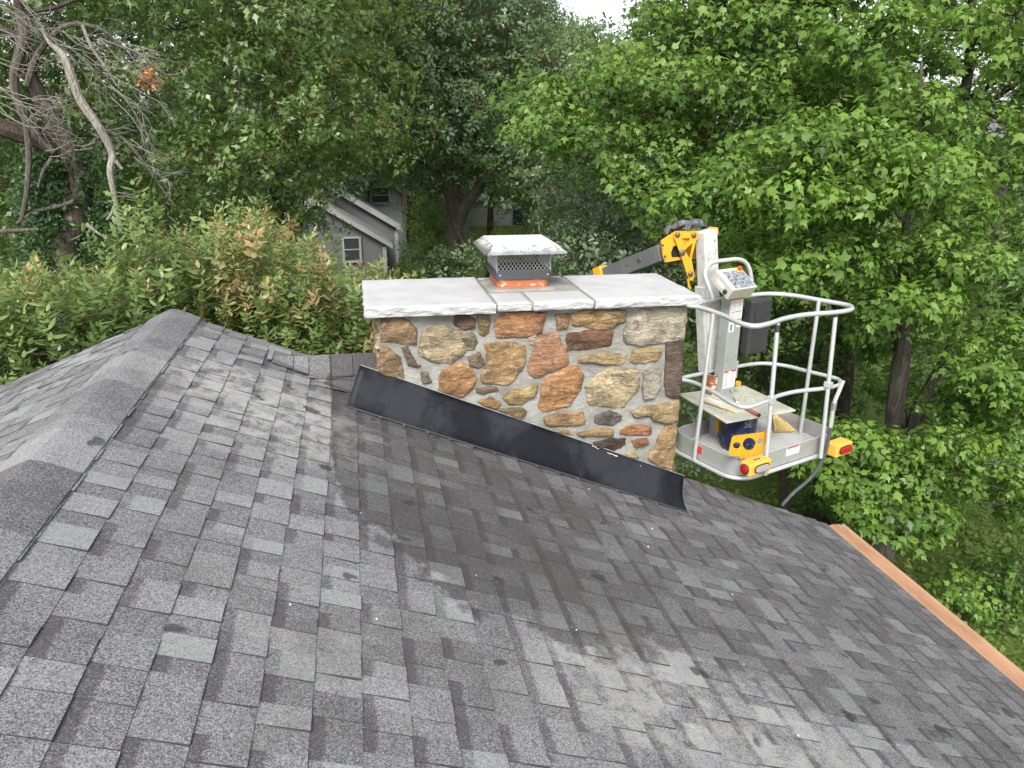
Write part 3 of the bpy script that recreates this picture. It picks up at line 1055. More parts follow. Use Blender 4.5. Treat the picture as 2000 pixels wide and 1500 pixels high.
zA = lambda x, y: (730 + x / 6.25, 590 + y / 6.25)
zB = lambda x, y: (1030 + x / 6.25, 580 + y / 6.25)
zC = lambda x, y: (1030 + x / 6.25, 720 + y / 6.25)
zO = lambda x, y: (x, y)
STONES = [
    (zA, [(95, 210), (300, 205), (430, 240), (500, 330), (515, 510), (440, 500), (200, 490), (92, 490)], (152, 122, 84), 1.3),
    (zA, [(600, 360), (780, 280), (920, 320), (1060, 370), (1090, 480), (1125, 600), (1010, 680), (930, 735), (780, 715), (560, 645), (560, 600)], (176, 158, 124), 0.9),
    (zA, [(1075, 350), (1180, 360), (1260, 480), (1220, 560), (1135, 575), (1105, 470)], (150, 140, 112), 0.4),
    (zA, [(990, 160), (1130, 150), (1220, 210), (1220, 295), (1090, 295), (990, 270)], (118, 90, 74), 1.0),
    (zA, [(1270, 150), (1400, 170), (1400, 340), (1340, 395), (1280, 370), (1290, 250)], (146, 122, 76), 0.7),
    (zO, [(968, 625), (986, 612), (1018, 610), (1064, 611), (1057, 633), (1054, 650), (1030, 655), (1000, 657), (970, 660), (966, 640)], (182, 122, 68), 1.0),
    (zB, [(345, 215), (500, 205), (510, 240), (470, 370), (375, 375)], (156, 118, 78), 0.6),
    (zB, [(545, 200), (730, 160), (1190, 165), (1180, 300), (1100, 310), (950, 390), (850, 385), (570, 350)], (172, 136, 78), 1.4),
    (zB, [(1390, 160), (1700, 140), (1930, 118), (1925, 500), (1700, 545), (1400, 575), (1200, 560), (1180, 430), (1240, 280)], (176, 166, 146), 1.1),
    (zB, [(480, 530), (500, 450), (780, 425), (1030, 430), (1000, 590), (800, 625), (500, 655)], (128, 86, 60), 1.0),
    (zB, [(20, 490), (190, 465), (380, 445), (410, 600), (490, 760), (470, 810), (280, 900), (80, 970), (-10, 900), (60, 700), (100, 600)], (174, 122, 80), 0.9),
    (zB, [(640, 720), (960, 690), (1210, 700), (1200, 770), (1140, 820), (960, 810), (820, 785), (630, 790)], (176, 150, 102), 1.3),
    (zB, [(1310, 650), (1450, 630), (1620, 635), (1600, 720), (1540, 770), (1300, 805), (1250, 780)], (166, 142, 92), 1.1),
    (zB, [(1690, 570), (1912, 550), (1893, 700), (1878, 960), (1845, 1215), (1760, 1220), (1690, 1180), (1680, 1050)], (112, 90, 80), 0.9),
    (zB, [(860, 960), (980, 890), (1170, 885), (1350, 890), (1340, 1100), (1230, 1230), (1180, 1350), (1040, 1340), (900, 1310), (750, 1330), (740, 1160), (690, 1110)], (192, 172, 128), 1.5),
    (zB, [(1420, 920), (1560, 890), (1630, 920), (1600, 1100), (1540, 1200), (1420, 1235), (1410, 1120)], (158, 152, 138), 1.3),
    (zB, [(250, 1000), (420, 890), (590, 825), (680, 970), (640, 1060), (580, 1220), (480, 1330), (360, 1360), (200, 1395), (130, 1320), (180, 1180), (190, 1060)], (186, 128, 58), 1.2),
    (zA, [(1350, 530), (1510, 495), (1720, 500), (1850, 550), (1840, 720), (1740, 870), (1660, 1000), (1540, 990), (1350, 980), (1310, 950), (1320, 850), (1400, 760)], (180, 140, 80), 0.8),
    (zA, [(1160, 670), (1280, 620), (1340, 740), (1310, 780), (1190, 780)], (138, 116, 96), 1.3),
    (zA, [(840, 840), (1080, 740), (1160, 800), (1240, 920), (1200, 1020), (1080, 1160), (960, 1140), (800, 1070), (810, 960)], (174, 124, 60), 0.9),
    (zA, [(90, 530), (180, 570), (300, 690), (350, 840), (380, 935), (250, 900), (80, 835)], (158, 126, 84), 1.2),
    (zA, [(350, 570), (420, 550), (510, 740), (560, 760), (500, 780), (430, 750)], (112, 92, 84), 0.9),
    (zA, [(580, 860), (650, 870), (690, 960), (600, 970)], (124, 112, 92), 0.7),
    (zA, [(1260, 1050), (1480, 1035), (1510, 1070), (1330, 1110), (1260, 1098)], (122, 98, 72), 0.8),
    (zA, [(1620, 1120), (1830, 990), (1990, 1000), (2000, 1050), (1920, 1150), (1800, 1230), (1680, 1250), (1600, 1180)], (172, 146, 82), 1.3),
    (zA, [(1290, 1210), (1420, 1170), (1540, 1230), (1500, 1290), (1380, 1275)], (170, 126, 62), 0.6),
    (zA, [(1500, 1300), (1800, 1295), (1860, 1330), (1800, 1410), (1700, 1390)], (158, 126, 74), 0.7),
    (zC, [(220, 600), (400, 540), (680, 520), (690, 660), (560, 690), (300, 690), (220, 660)], (166, 130, 80), 0.9),
    (zC, [(820, 570), (1000, 530), (1140, 570), (1120, 630), (1000, 680), (830, 650)], (112, 102, 102), 0.9),
    (zC, [(1270, 520), (1420, 460), (1640, 430), (1850, 390), (1855, 500), (1818, 630), (1660, 660), (1540, 620), (1480, 540), (1300, 590)], (162, 136, 88), 1.4),
    (zC, [(1140, 740), (1260, 690), (1480, 700), (1490, 790), (1300, 800), (1140, 795)], (172, 108, 60), 1.0),
    (zC, [(620, 790), (850, 740), (1030, 740), (1030, 800), (760, 810), (680, 840)], (158, 126, 70), 1.0),
    (zC, [(820, 900), (1000, 870), (1190, 850), (1190, 930), (1060, 980), (920, 960)], (90, 70, 60), 1.2),
    (zC, [(1280, 880), (1440, 850), (1450, 900), (1320, 950)], (144, 92, 48), 1.0),
    (zC, [(1680, 720), (1818, 690), (1816, 850), (1786, 1050), (1748, 1230), (1600, 1160), (1480, 1090), (1500, 1000), (1570, 950), (1590, 850)], (176, 140, 86), 1.3),
    (zC, [(1210, 1040), (1280, 1020), (1330, 1070), (1260, 1080)], (176, 156, 96), 0.6),
    (zC, [(330, 745), (480, 755), (570, 805), (430, 800)], (160, 132, 84), 0.5),
    (zO, [(1033, 656), (1044, 653), (1047, 662), (1042, 672), (1036, 668)], (196, 182, 168), 0.6),
]


def stone(poly2, frame, color, prom, seed):
    """poly2: outline in (u,v) metres on a face; frame(u,v,d) -> world point, d out of the face"""
    pl = [np.array(q, float) for q in poly2]
    # densify, roughen
    n_pts = 44
    c0 = np.mean(pl, axis=0)
    pl = [c0 + (q - c0) * (1.0 + 0.012 / max(np.linalg.norm(q - c0), 0.02)) for q in pl]
    seg = [np.linalg.norm(pl[(i + 1) % len(pl)] - pl[i]) for i in range(len(pl))]
    tot = sum(seg)
    out, acc, i = [], 0.0, 0
    for k in range(n_pts):
        target = tot * k / n_pts
        while acc + seg[i] < target:
            acc += seg[i]; i += 1
        f_ = (target - acc) / seg[i]
        out.append(pl[i] * (1 - f_) + pl[(i + 1) % len(pl)] * f_)
    c = np.mean(out, axis=0)
    size = math.sqrt(tot / 4 * tot / 4)
    for k in range(n_pts):
        q = out[k]
        j = 0.010 * mnoise.noise(Vector((q[0] * 22, q[1] * 22, seed)))
        dv = (q - c); dv /= (np.linalg.norm(dv) + 1e-9)
        out[k] = q + dv * j
    rings = [(1.0, -0.016), (0.988, 0.004), (0.975, 0.011), (0.93, 0.017), (0.83, 0.020), (0.70, 0.022), (0.54, 0.0235), (0.36, 0.0245), (0.18, 0.025)]
    ld = Vector((math.cos(seed * 2.1), math.sin(seed * 2.1), 0))
    vs, fc = [], []
    for sc_, d_ in rings:
        for k in range(n_pts):
            q = c + (out[k] - c) * sc_
            u, v = q
            rough = mnoise.fractal(Vector((u * 9, v * 12, seed * 3.7)), 0.9, 2.1, 5)
            led = mnoise.noise(Vector((u * 5 * 0.6, v * 16, seed * 1.3)))
            led = math.floor(led * 3.2) / 3.2
            sl = ((u - c[0]) * ld[0] + (v - c[1]) * ld[1]) / max(size, 0.03)
            amp = min(1.0, max(0.0, (d_ + 0.016) / 0.03))
            dd_ = d_ * (0.55 + 0.5 * prom) + amp * prom * (0.0125 * rough + 0.0105 * led + 0.012 * sl)
            vs.append(frame(u, v, max(dd_, -0.016)))
    for r_ in range(len(rings) - 1):
        for k in range(n_pts):
            k2 = (k + 1) % n_pts
            fc.append((r_ * n_pts + k, r_ * n_pts + k2, (r_ + 1) * n_pts + k2, (r_ + 1) * n_pts + k))
    cu = frame(c[0], c[1], 0.025 * (0.55 + 0.5 * prom) + prom * 0.0085 * mnoise.fractal(Vector((c[0] * 9, c[1] * 12, seed * 3.7)), 0.9, 2.1, 5))
    vs.append(cu)
    b_ = (len(rings) - 1) * n_pts
    for k in range(n_pts):
        fc.append((b_ + k, b_ + (k + 1) % n_pts, len(vs) - 1))
    o = obj("stone", vs, fc, M["stone"], chim)
    bm = bmesh.new(); bm.from_mesh(o.data); bmesh.ops.recalc_face_normals(bm, faces=bm.faces); bm.to_mesh(o.data); bm.free()
    o.data.polygons.foreach_set("use_smooth", [True] * len(o.data.polygons))
    g_ = sum(color) / 3
    o["stone_color"] = [float(g_ + (x - g_) * 0.74) * 1.0 * w_ for x, w_ in zip(color, (1.05, 1.02, 0.93))] + [1.0]
    return o


def front(u, v, d): return (u, CY0 - d, v)


for i, (zf, poly, col, prom) in enumerate(STONES):
    p2 = []
    for q in poly:
        P = at(*zf(*q), CY0)
        p2.append((min(max(P[0], CX0 - 0.004), CX1 + 0.006), P[2]))
    stone(p2, front, S(*col), prom, i * 1.7 + 0.5)
# side faces: same walling, seen only edge-on
SIDEC = [(152, 122, 84), (176, 158, 124), (174, 122, 80), (166, 142, 92), (112, 90, 80), (182, 122, 68), (158, 152, 138)]
for side in (0, 1):
    xf = CX0 if side == 0 else CX1
    sgn = -1 if side == 0 else 1
    fr = (lambda u, v, d, xf=xf, sgn=sgn: (xf + sgn * d, u, v))
    z_ = ZS - 0.03
    zlow = roof_z(xf) - (0.0 if side == 0 else 0.25)
    while z_ > zlow + 0.05:
        h_ = R2.uniform(0.10, 0.19)
        y_ = CY0 + 0.008
        while y_ < CY1 - 0.06:
            w_ = min(R2.uniform(0.14, 0.30), CY1 - 0.01 - y_)
            if CY1 - (y_ + w_) < 0.08: w_ = CY1 - 0.01 - y_
            j = lambda: R2.uniform(-0.012, 0.012)
            y0, y1, z0, z1 = y_, y_ + w_ - 0.03, z_ - h_ + 0.03, z_
            poly = [(y0, z0 + 0.02 + j()), (y0 + 0.02, z0 + j() * 0.4), ((y0 + y1) / 2, z0 + j()), (y1 - 0.02, z0 + j() * 0.4), (y1, z0 + 0.03 + j()), (y1, z1 - 0.02 + j()), ((y0 + y1) / 2, z1 + j() * 0.4), (y0 + 0.01, z1 - 0.015)]
            stone(poly, fr, S(*R2.choice(SIDEC)), R2.uniform(0.7, 1.2), R2.random() * 90)
            y_ += w_
        z_ -= h_

# ---- cap stones: chipped edges, flat tops
SX0, SX1, SY0, SY1 = 0.010, 2.018, 4.248, 5.035


def capstone(x0, x1, y0, y1, z0, z1, rough_sides, seed):
    """slab whose listed sides ('f' front,'l','r','b') are split-faced"""
    nx, ny, nz = max(2, int((x1 - x0) / 0.018)), max(2, int((y1 - y0) / 0.03)), 6
    vs, fc = [], []

    def grid(nu, nv, fn, key):
        n0 = len(vs)
        for j in range(nv + 1):
            for i in range(nu + 1):
                vs.append(fn(i / nu, j / nv))
        for j in range(nv):
            for i in range(nu):
                a_ = n0 + j * (nu + 1) + i
                fc.append((a_, a_ + 1, a_ + nu + 2, a_ + nu + 1))

    def dis(x, y, z):
        k = (z - z0) / (z1 - z0)
        prof = 0.004 * math.sin(math.pi * min(max(k, 0), 1)) ** 0.5
        f1 = mnoise.fractal(Vector((x * 14 + seed, y * 14, z * 34)), 0.9, 2.1, 5)
        f2 = math.floor(mnoise.noise(Vector((x * 10 + z * 24, y * 10 + z * 20, seed))) * 4) / 4
        return prof + 0.007 * f1 + 0.006 * f2 - 0.004 + 0.003 * k

    def pt(x, y, z):
        dx = dy = 0.0
        if 'f' in rough_sides and abs(y - y0) < 1e-6: dy -= dis(x, y, z)
        if 'b' in rough_sides and abs(y - y1) < 1e-6: dy += dis(x, y, z)
        if 'l' in rough_sides and abs(x - x0) < 1e-6: dx -= dis(x, y, z)
        if 'r' in rough_sides and abs(x - x1) < 1e-6: dx += dis(x, y, z)
        top = 0.0
        if abs(z - z1) < 1e-6:
            top = 0.0022 * mnoise.fractal(Vector((x * 5, y * 5, seed)), 1, 2, 4)
            e_ = min(x - x0, x1 - x, y - y0, y1 - y)
            if e_ < 1e-6: top -= 0.003 + 0.003 * abs(mnoise.noise(Vector((x * 19, y * 19, seed))))
        return (x + dx, y + dy, z + top)

    L = lambda a, b, t_: a + (b - a) * t_
    grid(nx, ny, lambda u, v: pt(L(x0, x1, u), L(y0, y1, v), z1), 't')
    grid(nx, ny, lambda u, v: pt(L(x0, x1, u), L(y1, y0, v), z0), 'bot')
    grid(nx, nz, lambda u, v: pt(L(x0, x1, u), y0, L(z0, z1, v)), 'f')
    grid(nx, nz, lambda u, v: pt(L(x1, x0, u), y1, L(z0, z1, v)), 'b')
    grid(ny, nz, lambda u, v: pt(x0, L(y1, y0, u), L(z0, z1, v)), 'l')
    grid(ny, nz, lambda u, v: pt(x1, L(y0, y1, u), L(z0, z1, v)), 'r')
    o = obj("capstone", vs, fc, M["limestone"], chim)
    bm = bmesh.new(); bm.from_mesh(o.data)
    bmesh.ops.remove_doubles(bm, verts=bm.verts, dist=0.0004)
    bmesh.ops.recalc_face_normals(bm, faces=bm.faces)
    bm.to_mesh(o.data); bm.free()
    o.data.polygons.foreach_set("use_smooth", [abs(p_.normal.z) > 0.8 for p_ in o.data.polygons])
    return o


ZT = CZ - 0.984
capstone(SX0, 0.752, SY0 - 0.01, SY1 + 0.02, ZS - 0.006, ZT, 'flb', 3.1)
capstone(0.764, 0.962, SY0, 4.545, ZS, ZT - 0.002, 'f', 8.2)
capstone(0.975, 1.335, SY0 - 0.004, 4.548, ZS, ZT - 0.001, 'f', 12.7)
capstone(0.764, 1.330, 4.965, SY1, ZS, ZT - 0.002, 'b', 15.1)
capstone(1.347, SX1, SY0 - 0.006, SY1 - 0.03, ZS - 0.001, ZT + 0.002, 'frb', 21.9)
mb = MB().bbox(SX0 + 0.03, SX1 - 0.03, SY0 + 0.016, SY1 - 0.04, ZS + 0.002, ZT - 0.012)
mb.bbox(0.758, 1.341, 4.535, 4.97, ZS + 0.003, ZT - 0.004)
mb.build("joint_mortar", M["mortar"], chim)
# flue tile with its mortar collar
FX0, FX1, FY0, FY1 = 0.826, 1.156, 4.605, 4.935
FCX, FCY = (FX0 + FX1) / 2, (FY0 + FY1) / 2


def rrect(hx, hy, r, n=6):
    pts = []
    for cx_, cy_, a0 in ((hx - r, hy - r, 0), (-hx + r, hy - r, 90), (-hx + r, -hy + r, 180), (hx - r, -hy + r, 270)):
        for k in range(n + 1):
            a_ = math.radians(a0 + 90 * k / n)
            pts.append((cx_ + r * math.cos(a_), cy_ + r * math.sin(a_)))
    return pts


def loft(rings, close_ends=False):
    vs, fc = [], []
    n = len(rings[0])
    for r_ in rings: vs += list(r_)
    for i in range(len(rings) - 1):
        for k in range(n):
            fc.append((i * n + k, i * n + (k + 1) % n, (i + 1) * n + (k + 1) % n, (i + 1) * n + k))
    if close_ends:
        fc.append(tuple(range(n - 1, -1, -1))); fc.append(tuple((len(rings) - 1) * n + k for k in range(n)))
    return vs, fc


def rr3(hx, hy, r, z): return [(FCX + x, FCY + y, z) for x, y in rrect(hx, hy, r)]


zft = CZ - 0.874
v_, f_ = loft([rr3(.165, .165, .045, ZT - 0.02), rr3(.165, .165, .045, zft), rr3(.140, .140, .03, zft), rr3(.138, .138, .03, ZT - 0.06)])
flue = MB().add(v_, f_).build("flue_tile", M["terracotta"], chim, smooth=True)
v_, f_ = loft([rr3(.1375, .1375, .03, ZT - 0.3), rr3(.1375, .1375, .03, zft + 0.001), rr3(.1652, .1652, .045, zft + 0.001), rr3(.1652, .1652, .045, zft - 0.012)])
MB().add(v_, f_).build("flue_lining", M["inside_dark"], flue)  # inside and rim darkened: shade painted in along with soot
v_, f_ = loft([rr3(.222, .205, .06, ZT - 0.006), rr3(.212, .198, .06, ZT + 0.001), rr3(.18, .178, .05, ZT + 0.005), rr3(.160, .160, .045, ZT + 0.008)])
MB().add(v_, f_).build("mortar_collar", M["mortar"], chim, smooth=True)
# rain cap: clamp band, expanded-metal screen, lid
capo = None
zb0, zb1 = CZ - 0.918, CZ - 0.868
v_, f_ = loft([rr3(.178, .178, .03, zb0), rr3(.178, .178, .03, zb1), rr3(.1745, .1745, .028, zb1), rr3(.1745, .1745, .028, zb0)])
rain = MB().add(v_, f_).build("rain_cap", M["dark_band"], chim, smooth=True)
zl0, zl1 = CZ - 0.757, CZ - 0.703
mb = MB()
hw = 0.168
nd = 14
for (ox, oy, ux, uy) in ((-hw, -hw, 1, 0), (hw, -hw, 0, 1), (hw, hw, -1, 0), (-hw, hw, 0, -1)):
    step = 2 * hw / nd
    rows = 5
    zz0, zz1 = zb1 - 0.004, zl1 - 0.008
    for i in range(-rows, nd + 1):
        for sgn in (1, -1):
            pts = []
            for r_ in range(rows + 1):
                q = (i + (r_ if sgn > 0 else rows - r_)) * step
                if -1e-6 <= q <= 2 * hw + 1e-6:
                    pts.append((FCX + ox + ux * q, FCY + oy + uy * q, zz0 + (zz1 - zz0) * r_ / rows))
            if len(pts) > 1: mb.tube(pts, 0.0018, 4, cap=False)
for sx_ in (-hw, hw):
    for sy_ in (-hw, hw):
        mb.tube([(FCX + sx_, FCY + sy_, zb1 - 0.01), (FCX + sx_, FCY + sy_, zl1 - 0.006)], 0.003, 4)
mb.build("screen", M["mesh_wire"], rain)


def sq(h1, h2, z): return [(FCX - h1, FCY - h2, z), (FCX + h1, FCY - h2, z), (FCX + h1, FCY + h2, z), (FCX - h1, FCY + h2, z)]


vs = sq(.195, .20, zl1 - 0.002) + sq(.245, .25, zl0)
mb = MB().add(vs, [(0, 1, 5, 4), (2, 3, 7, 6)])
# flanges are cut apart at the corners, the left one bent a little lower
mb.add([(FCX - .195, FCY - .20, zl1 - .002), (FCX - .195, FCY + .20, zl1 - .002), (FCX - .256, FCY + .245, zl0 + .006), (FCX - .252, FCY - .225, zl0 - .004)], [(0, 1, 2, 3)])
mb.add([(FCX + .195, FCY - .20, zl1 - .002), (FCX + .195, FCY + .20, zl1 - .002), (FCX + .250, FCY + .245, zl0 + .008), (FCX + .252, FCY - .235, zl0 + .004)], [(3, 2, 1, 0)])
o = mb.build("lid_flange", M["galvanized"], rain)
md = o.modifiers.new("sheet", 'SOLIDIFY'); md.thickness = 0.002
v_, f_ = loft([sq(.196, .201, zl1 - 0.003), sq(.196, .201, zl1), sq(.19, .195, zl1 + 0.003)], True)
MB().add(v_, f_).build("lid", M["cap_top"], rain)
for dx_ in (-0.150, 0.150):
    MB().lathe((FCX + dx_, FCY - .178, CZ - 0.893), [(0.0001, 0.004), (0.005, 0.003), (0.006, 0.0)], 10, axis=[(1, 0, 0), (0, 0, 1), (0, -1, 0)]).build("screw", M["bare_aluminium"], rain)

# ================================================================== BACKGROUND HOUSES
def gable_house(name, label, c, yaw, w, d, h, rise, wall_m, roof_m, parts):
    pass


hs = empty("neighbour_house", at(720, 500, 40)[:2].tolist() + [0.0], "grey sided neighbouring house with stepped gables seen past the oaks", "house")
U = np.array([0.995, 0.0995, 0.0]); V = np.array([-0.0995, 0.995, 0.0]); W = np.array([0, 0, 1.0])


def gable(corner, width, depth, z_eave, pitch, over, wname, wm, rm, siding=True):
    """gable block; corner = right-hand front eave point on the ground plan; wall runs left by `width` (to the ridge and beyond)"""
    c = np.array([corner[0], corner[1], 0.0])
    L = c - U * width
    ridge_z = z_eave + pitch * width / 2
    mid = c - U * width / 2
    poly = [L, c, c + W * z_eave, mid + W * ridge_z, L + W * z_eave]
    MB().prism(poly, V * depth).build(wname, wm, hs)
    for sgn, e in ((1, c), (-1, L)):
        m_ = MB()
        outer = e + U * sgn * over + W * (z_eave - pitch * over)
        rid = mid + W * ridge_z
        a = [outer - V * over, rid - V * over, rid + V * (depth + over), outer + V * (depth + over)]
        m_.prism([p + W * 0.03 for p in a], W * 0.16)
        m_.build("roof_slope", rm, hs)
        t_ = MB().prism([outer - V * (over + 0.05) - W * 0.12, rid - V * (over + 0.05) - W * 0.12, rid - V * (over + 0.05) + W * 0.10, outer - V * (over + 0.05) + W * 0.10], V * 0.04)
        t_.build("rake_trim", M["trim_white"], hs)
    for e in (c, L):
        MB().box(e - V * 0.03 + W * z_eave / 2 - W * 0.1, [U, V, W], (0.09, 0.05, z_eave / 2 - 0.2)).build("corner_trim", M["trim_white"], hs)
    if siding:
        nb = int(z_eave / 0.19)
        for k in range(nb + 12):
            z_ = 0.1 + k * 0.19
            half = width / 2
            if z_ > z_eave:
                half = max(0.0, (ridge_z - z_) / pitch)
            if half < 0.3: continue
            MB().prism([mid - U * half - V * 0.012 + W * z_, mid + U * half - V * 0.012 + W * z_, mid + U * half - V * 0.002 + W * (z_ + 0.19), mid - U * half - V * 0.002 + W * (z_ + 0.19)], V * 0.0015 - W * 0.0).build("siding_board", wm, hs)
    return mid, ridge_z


def far_window(c, w, h, vdir, udir, par, glass="window_glass"):
    m_ = MB()
    for dx, dz, ww, hh in ((-w / 2, 0, .05, h / 2 + .05), (w / 2, 0, .05, h / 2 + .05), (0, h / 2, w / 2, .05), (0, -h / 2, w / 2 + .08, .05), (0, 0, w / 2, .025)):
        m_.box(c + udir * dx + W * dz - vdir * 0.04, [udir, vdir, W], (ww, 0.04, hh))
    o_ = m_.build("window", M["trim_white"], par)
    for sg in (1, -1):
        MB().box(c + W * sg * h / 4 - vdir * 0.015, [udir, vdir, W], (w / 2 - .04, 0.012, h / 4 - .03)).build("pane", M[glass], o_)
    return o_


pB = at(750, 470, 38.0)                                   # front small gable, right eave
gable(pB, 6.2, 2.6, pB[2] - 0.0, 0.62, 0.35, "front_wall", M["siding_grey"], M["far_roof_brown"])
pw = at(687, 487, 37.80)
far_window(pw - V * 0.02, 0.80, 1.15, V, U, hs)
pA = at(773, 440, 41.5)
gable(pA, 11.0, 8.0, pA[2], 0.62, 0.35, "main_wall", M["siding_grey"], M["far_roof"])
pC = at(787, 372, 48.0)
gable(pC, 3.2, 7.0, pC[2], 0.52, 0.4, "tower_wall", M["siding_pale"], M["far_roof"])
pw2 = at(742, 381, 47.66)
far_window(pw2 - V * 0.02, 1.1, 0.95, V, U, hs)
pb_ = at(789, 395, 47.4)
MB().box(pb_, [U, V, W], (0.14, 0.2, 0.55)).build("brick_pier", M["brick_red"], hs)
# pale house beyond the fork of the central oak
h2 = empty("pale_house", at(985, 420, 62)[:2].tolist() + [0.0], "pale sided house glimpsed behind the fork of the central oak", "house")
c2 = at(985, 420, 62)
MB().bbox(c2[0] - 4.5, c2[0] + 5.5, 62, 70, 0, c2[2] + 1.2).build("wall", M["siding_white"], h2)
for k in range(10):
    MB().bbox(c2[0] - 4.5, c2[0] + 5.5, 61.965, 61.99, c2[2] + 1.15 - k * 0.26 - 0.02, c2[2] + 1.15 - k * 0.26).build("siding_board", M["siding_pale"], h2)
MB().prism([(c2[0] - 5, 61.5, c2[2] + 1.2), (c2[0] - 5, 66, c2[2] + 3.4), (c2[0] - 5, 70.5, c2[2] + 1.2)], (11, 0, 0)).build("roof", M["far_roof"], h2)
w_ = MB().bbox(c2[0] + 0.6, c2[0] + 1.9, 61.93, 62.02, c2[2] - 0.9, c2[2] + 0.5).build("window", M["trim_white"], h2)
MB().bbox(c2[0] + 0.7, c2[0] + 1.8, 61.915, 61.95, c2[2] - 0.8, c2[2] + 0.4).build("pane", M["window_glass"], w_)
h3 = empty("brick_house", at(905, 385, 66)[:2].tolist() + [0.0], "cream house corner glimpsed left of the oak fork above the lawn", "house")
c3 = at(838, 405, 58)
MB().bbox(c3[0] - 2.2, c3[0] + 3.0, 58, 64, 0, c3[2] + 1.4).build("wall", M["siding_white"], h3)
MB().prism([(c3[0] - 2.7, 57.5, c3[2] + 1.4), (c3[0] - 2.7, 61, c3[2] + 3.0), (c3[0] - 2.7, 64.5, c3[2] + 1.4)], (6.2, 0, 0)).build("roof", M["far_roof_brown"], h3)

#TREES_BEGIN
# ================================================================== TREES AND SHRUBS
def leaf_fan(outline, center, droop=0.25, fold=0.12):
    """outline (x,y) with base at origin and tip at y=1; returns verts, tris, bent a little"""
    pts = [center] + outline
    v = []
    for x, y in pts:
        z = -droop * y * y - fold * abs(x) + 0.03
        v.append((x, y, z))
    n = len(outline)
    t_ = [(0, 1 + i, 1 + (i + 1) % n) for i in range(n)]
    return np.array(v), np.array(t_)


def mirror(half):
    return half + [(-x, y) for x, y in reversed(half) if x > 1e-6]


def leaf_open(outline, droop, fold):
    """the same, fanned from the base so that the midrib is a crease"""
    v = np.array([(x, y, -droop * y * y - fold * abs(x) + 0.03) for x, y in outline])
    return v, np.array([(0, k, k + 1) for k in range(1, len(outline) - 1)])


MAPLE = leaf_open(mirror([(0, 0), (0.25, 0.02), (0.46, 0.44), (0.21, 0.50), (0, 1.0)]), 0.34, 0.32)
MAPLE_S = leaf_open(mirror([(0, 0), (0.26, 0.0), (0.50, 0.38), (0.18, 0.48), (0, 1.0)]), 0.28, 0.24)
OAK = leaf_open(mirror([(0, 0), (0.31, 0.42), (0.13, 0.52), (0, 1.0)]), 0.25, 0.2)
OVAL = leaf_open(mirror([(0, 0), (0.21, 0.28), (0.22, 0.6), (0, 1.0)]), 0.28, 0.5)
DIAMOND = leaf_fan([(0, 0), (0.27, 0.45), (0, 1.0), (-0.27, 0.45)], (0, 0.5), 0.15, 0.3)
DIAMOND = (DIAMOND[0][1:], np.array([(0, 1, 2), (0, 2, 3)]))


def frame_from(d, up):
    """matrices with columns X, Y=d, Z~up; d: (K,3)"""
    d = d / (np.linalg.norm(d, axis=1, keepdims=True) + 1e-9)
    x = np.cross(d, up); x /= (np.linalg.norm(x, axis=1, keepdims=True) + 1e-9)
    z = np.cross(x, d)
    return np.stack([x, d, z], axis=2)


def spray(leaf, n, length, size, kind, r):
    """a shoot: n leaves round a short stem along +Z; returns verts, tris, per-vertex leaf random"""
    lv, lt = leaf
    V_, T_, A_ = [], [], []
    for i in range(n):
        az = i * 2.39996 + r.uniform(-0.3, 0.3)
        h = length * ((i + 0.5) / n)
        if kind == "umbrella":
            el = math.radians(r.uniform(-62, 2) if i < n * 0.75 else r.uniform(-15, 40))
            off = size * r.uniform(0.25, 0.75)
        elif kind == "upright":
            el = math.radians(r.uniform(10, 45) + 25 * i / n)
            off = 0.01
        else:
            el = math.radians(r.uniform(-60, 35))
            off = size * r.uniform(0.1, 0.6)
        d = np.array([math.cos(az) * math.cos(el), math.sin(az) * math.cos(el), math.sin(el)])
        up = np.array([r.uniform(-.35, .35), r.uniform(-.35, .35), 1.0])
        fr = frame_from(d[None], up[None])[0]
        sc = size * r.uniform(0.55, 1.25) * (0.75 if (kind == "upright" and i > n * 0.8) else 1)
        lj = lv.copy()
        lj[:, 0] *= r.uniform(0.72, 1.1)
        lj[:, 2] = lj[:, 2] * r.uniform(0.3, 2.0) + lj[:, 0] * r.uniform(-0.25, 0.25)
        P_ = (lj * sc) @ fr.T + np.array([0, 0, h]) + d * off
        T_.append(lt + len(V_) * len(lv)); V_.append(P_); A_.append(np.full(len(lv), r.random()))
    return np.concatenate(V_), np.concatenate(T_), np.concatenate(A_)


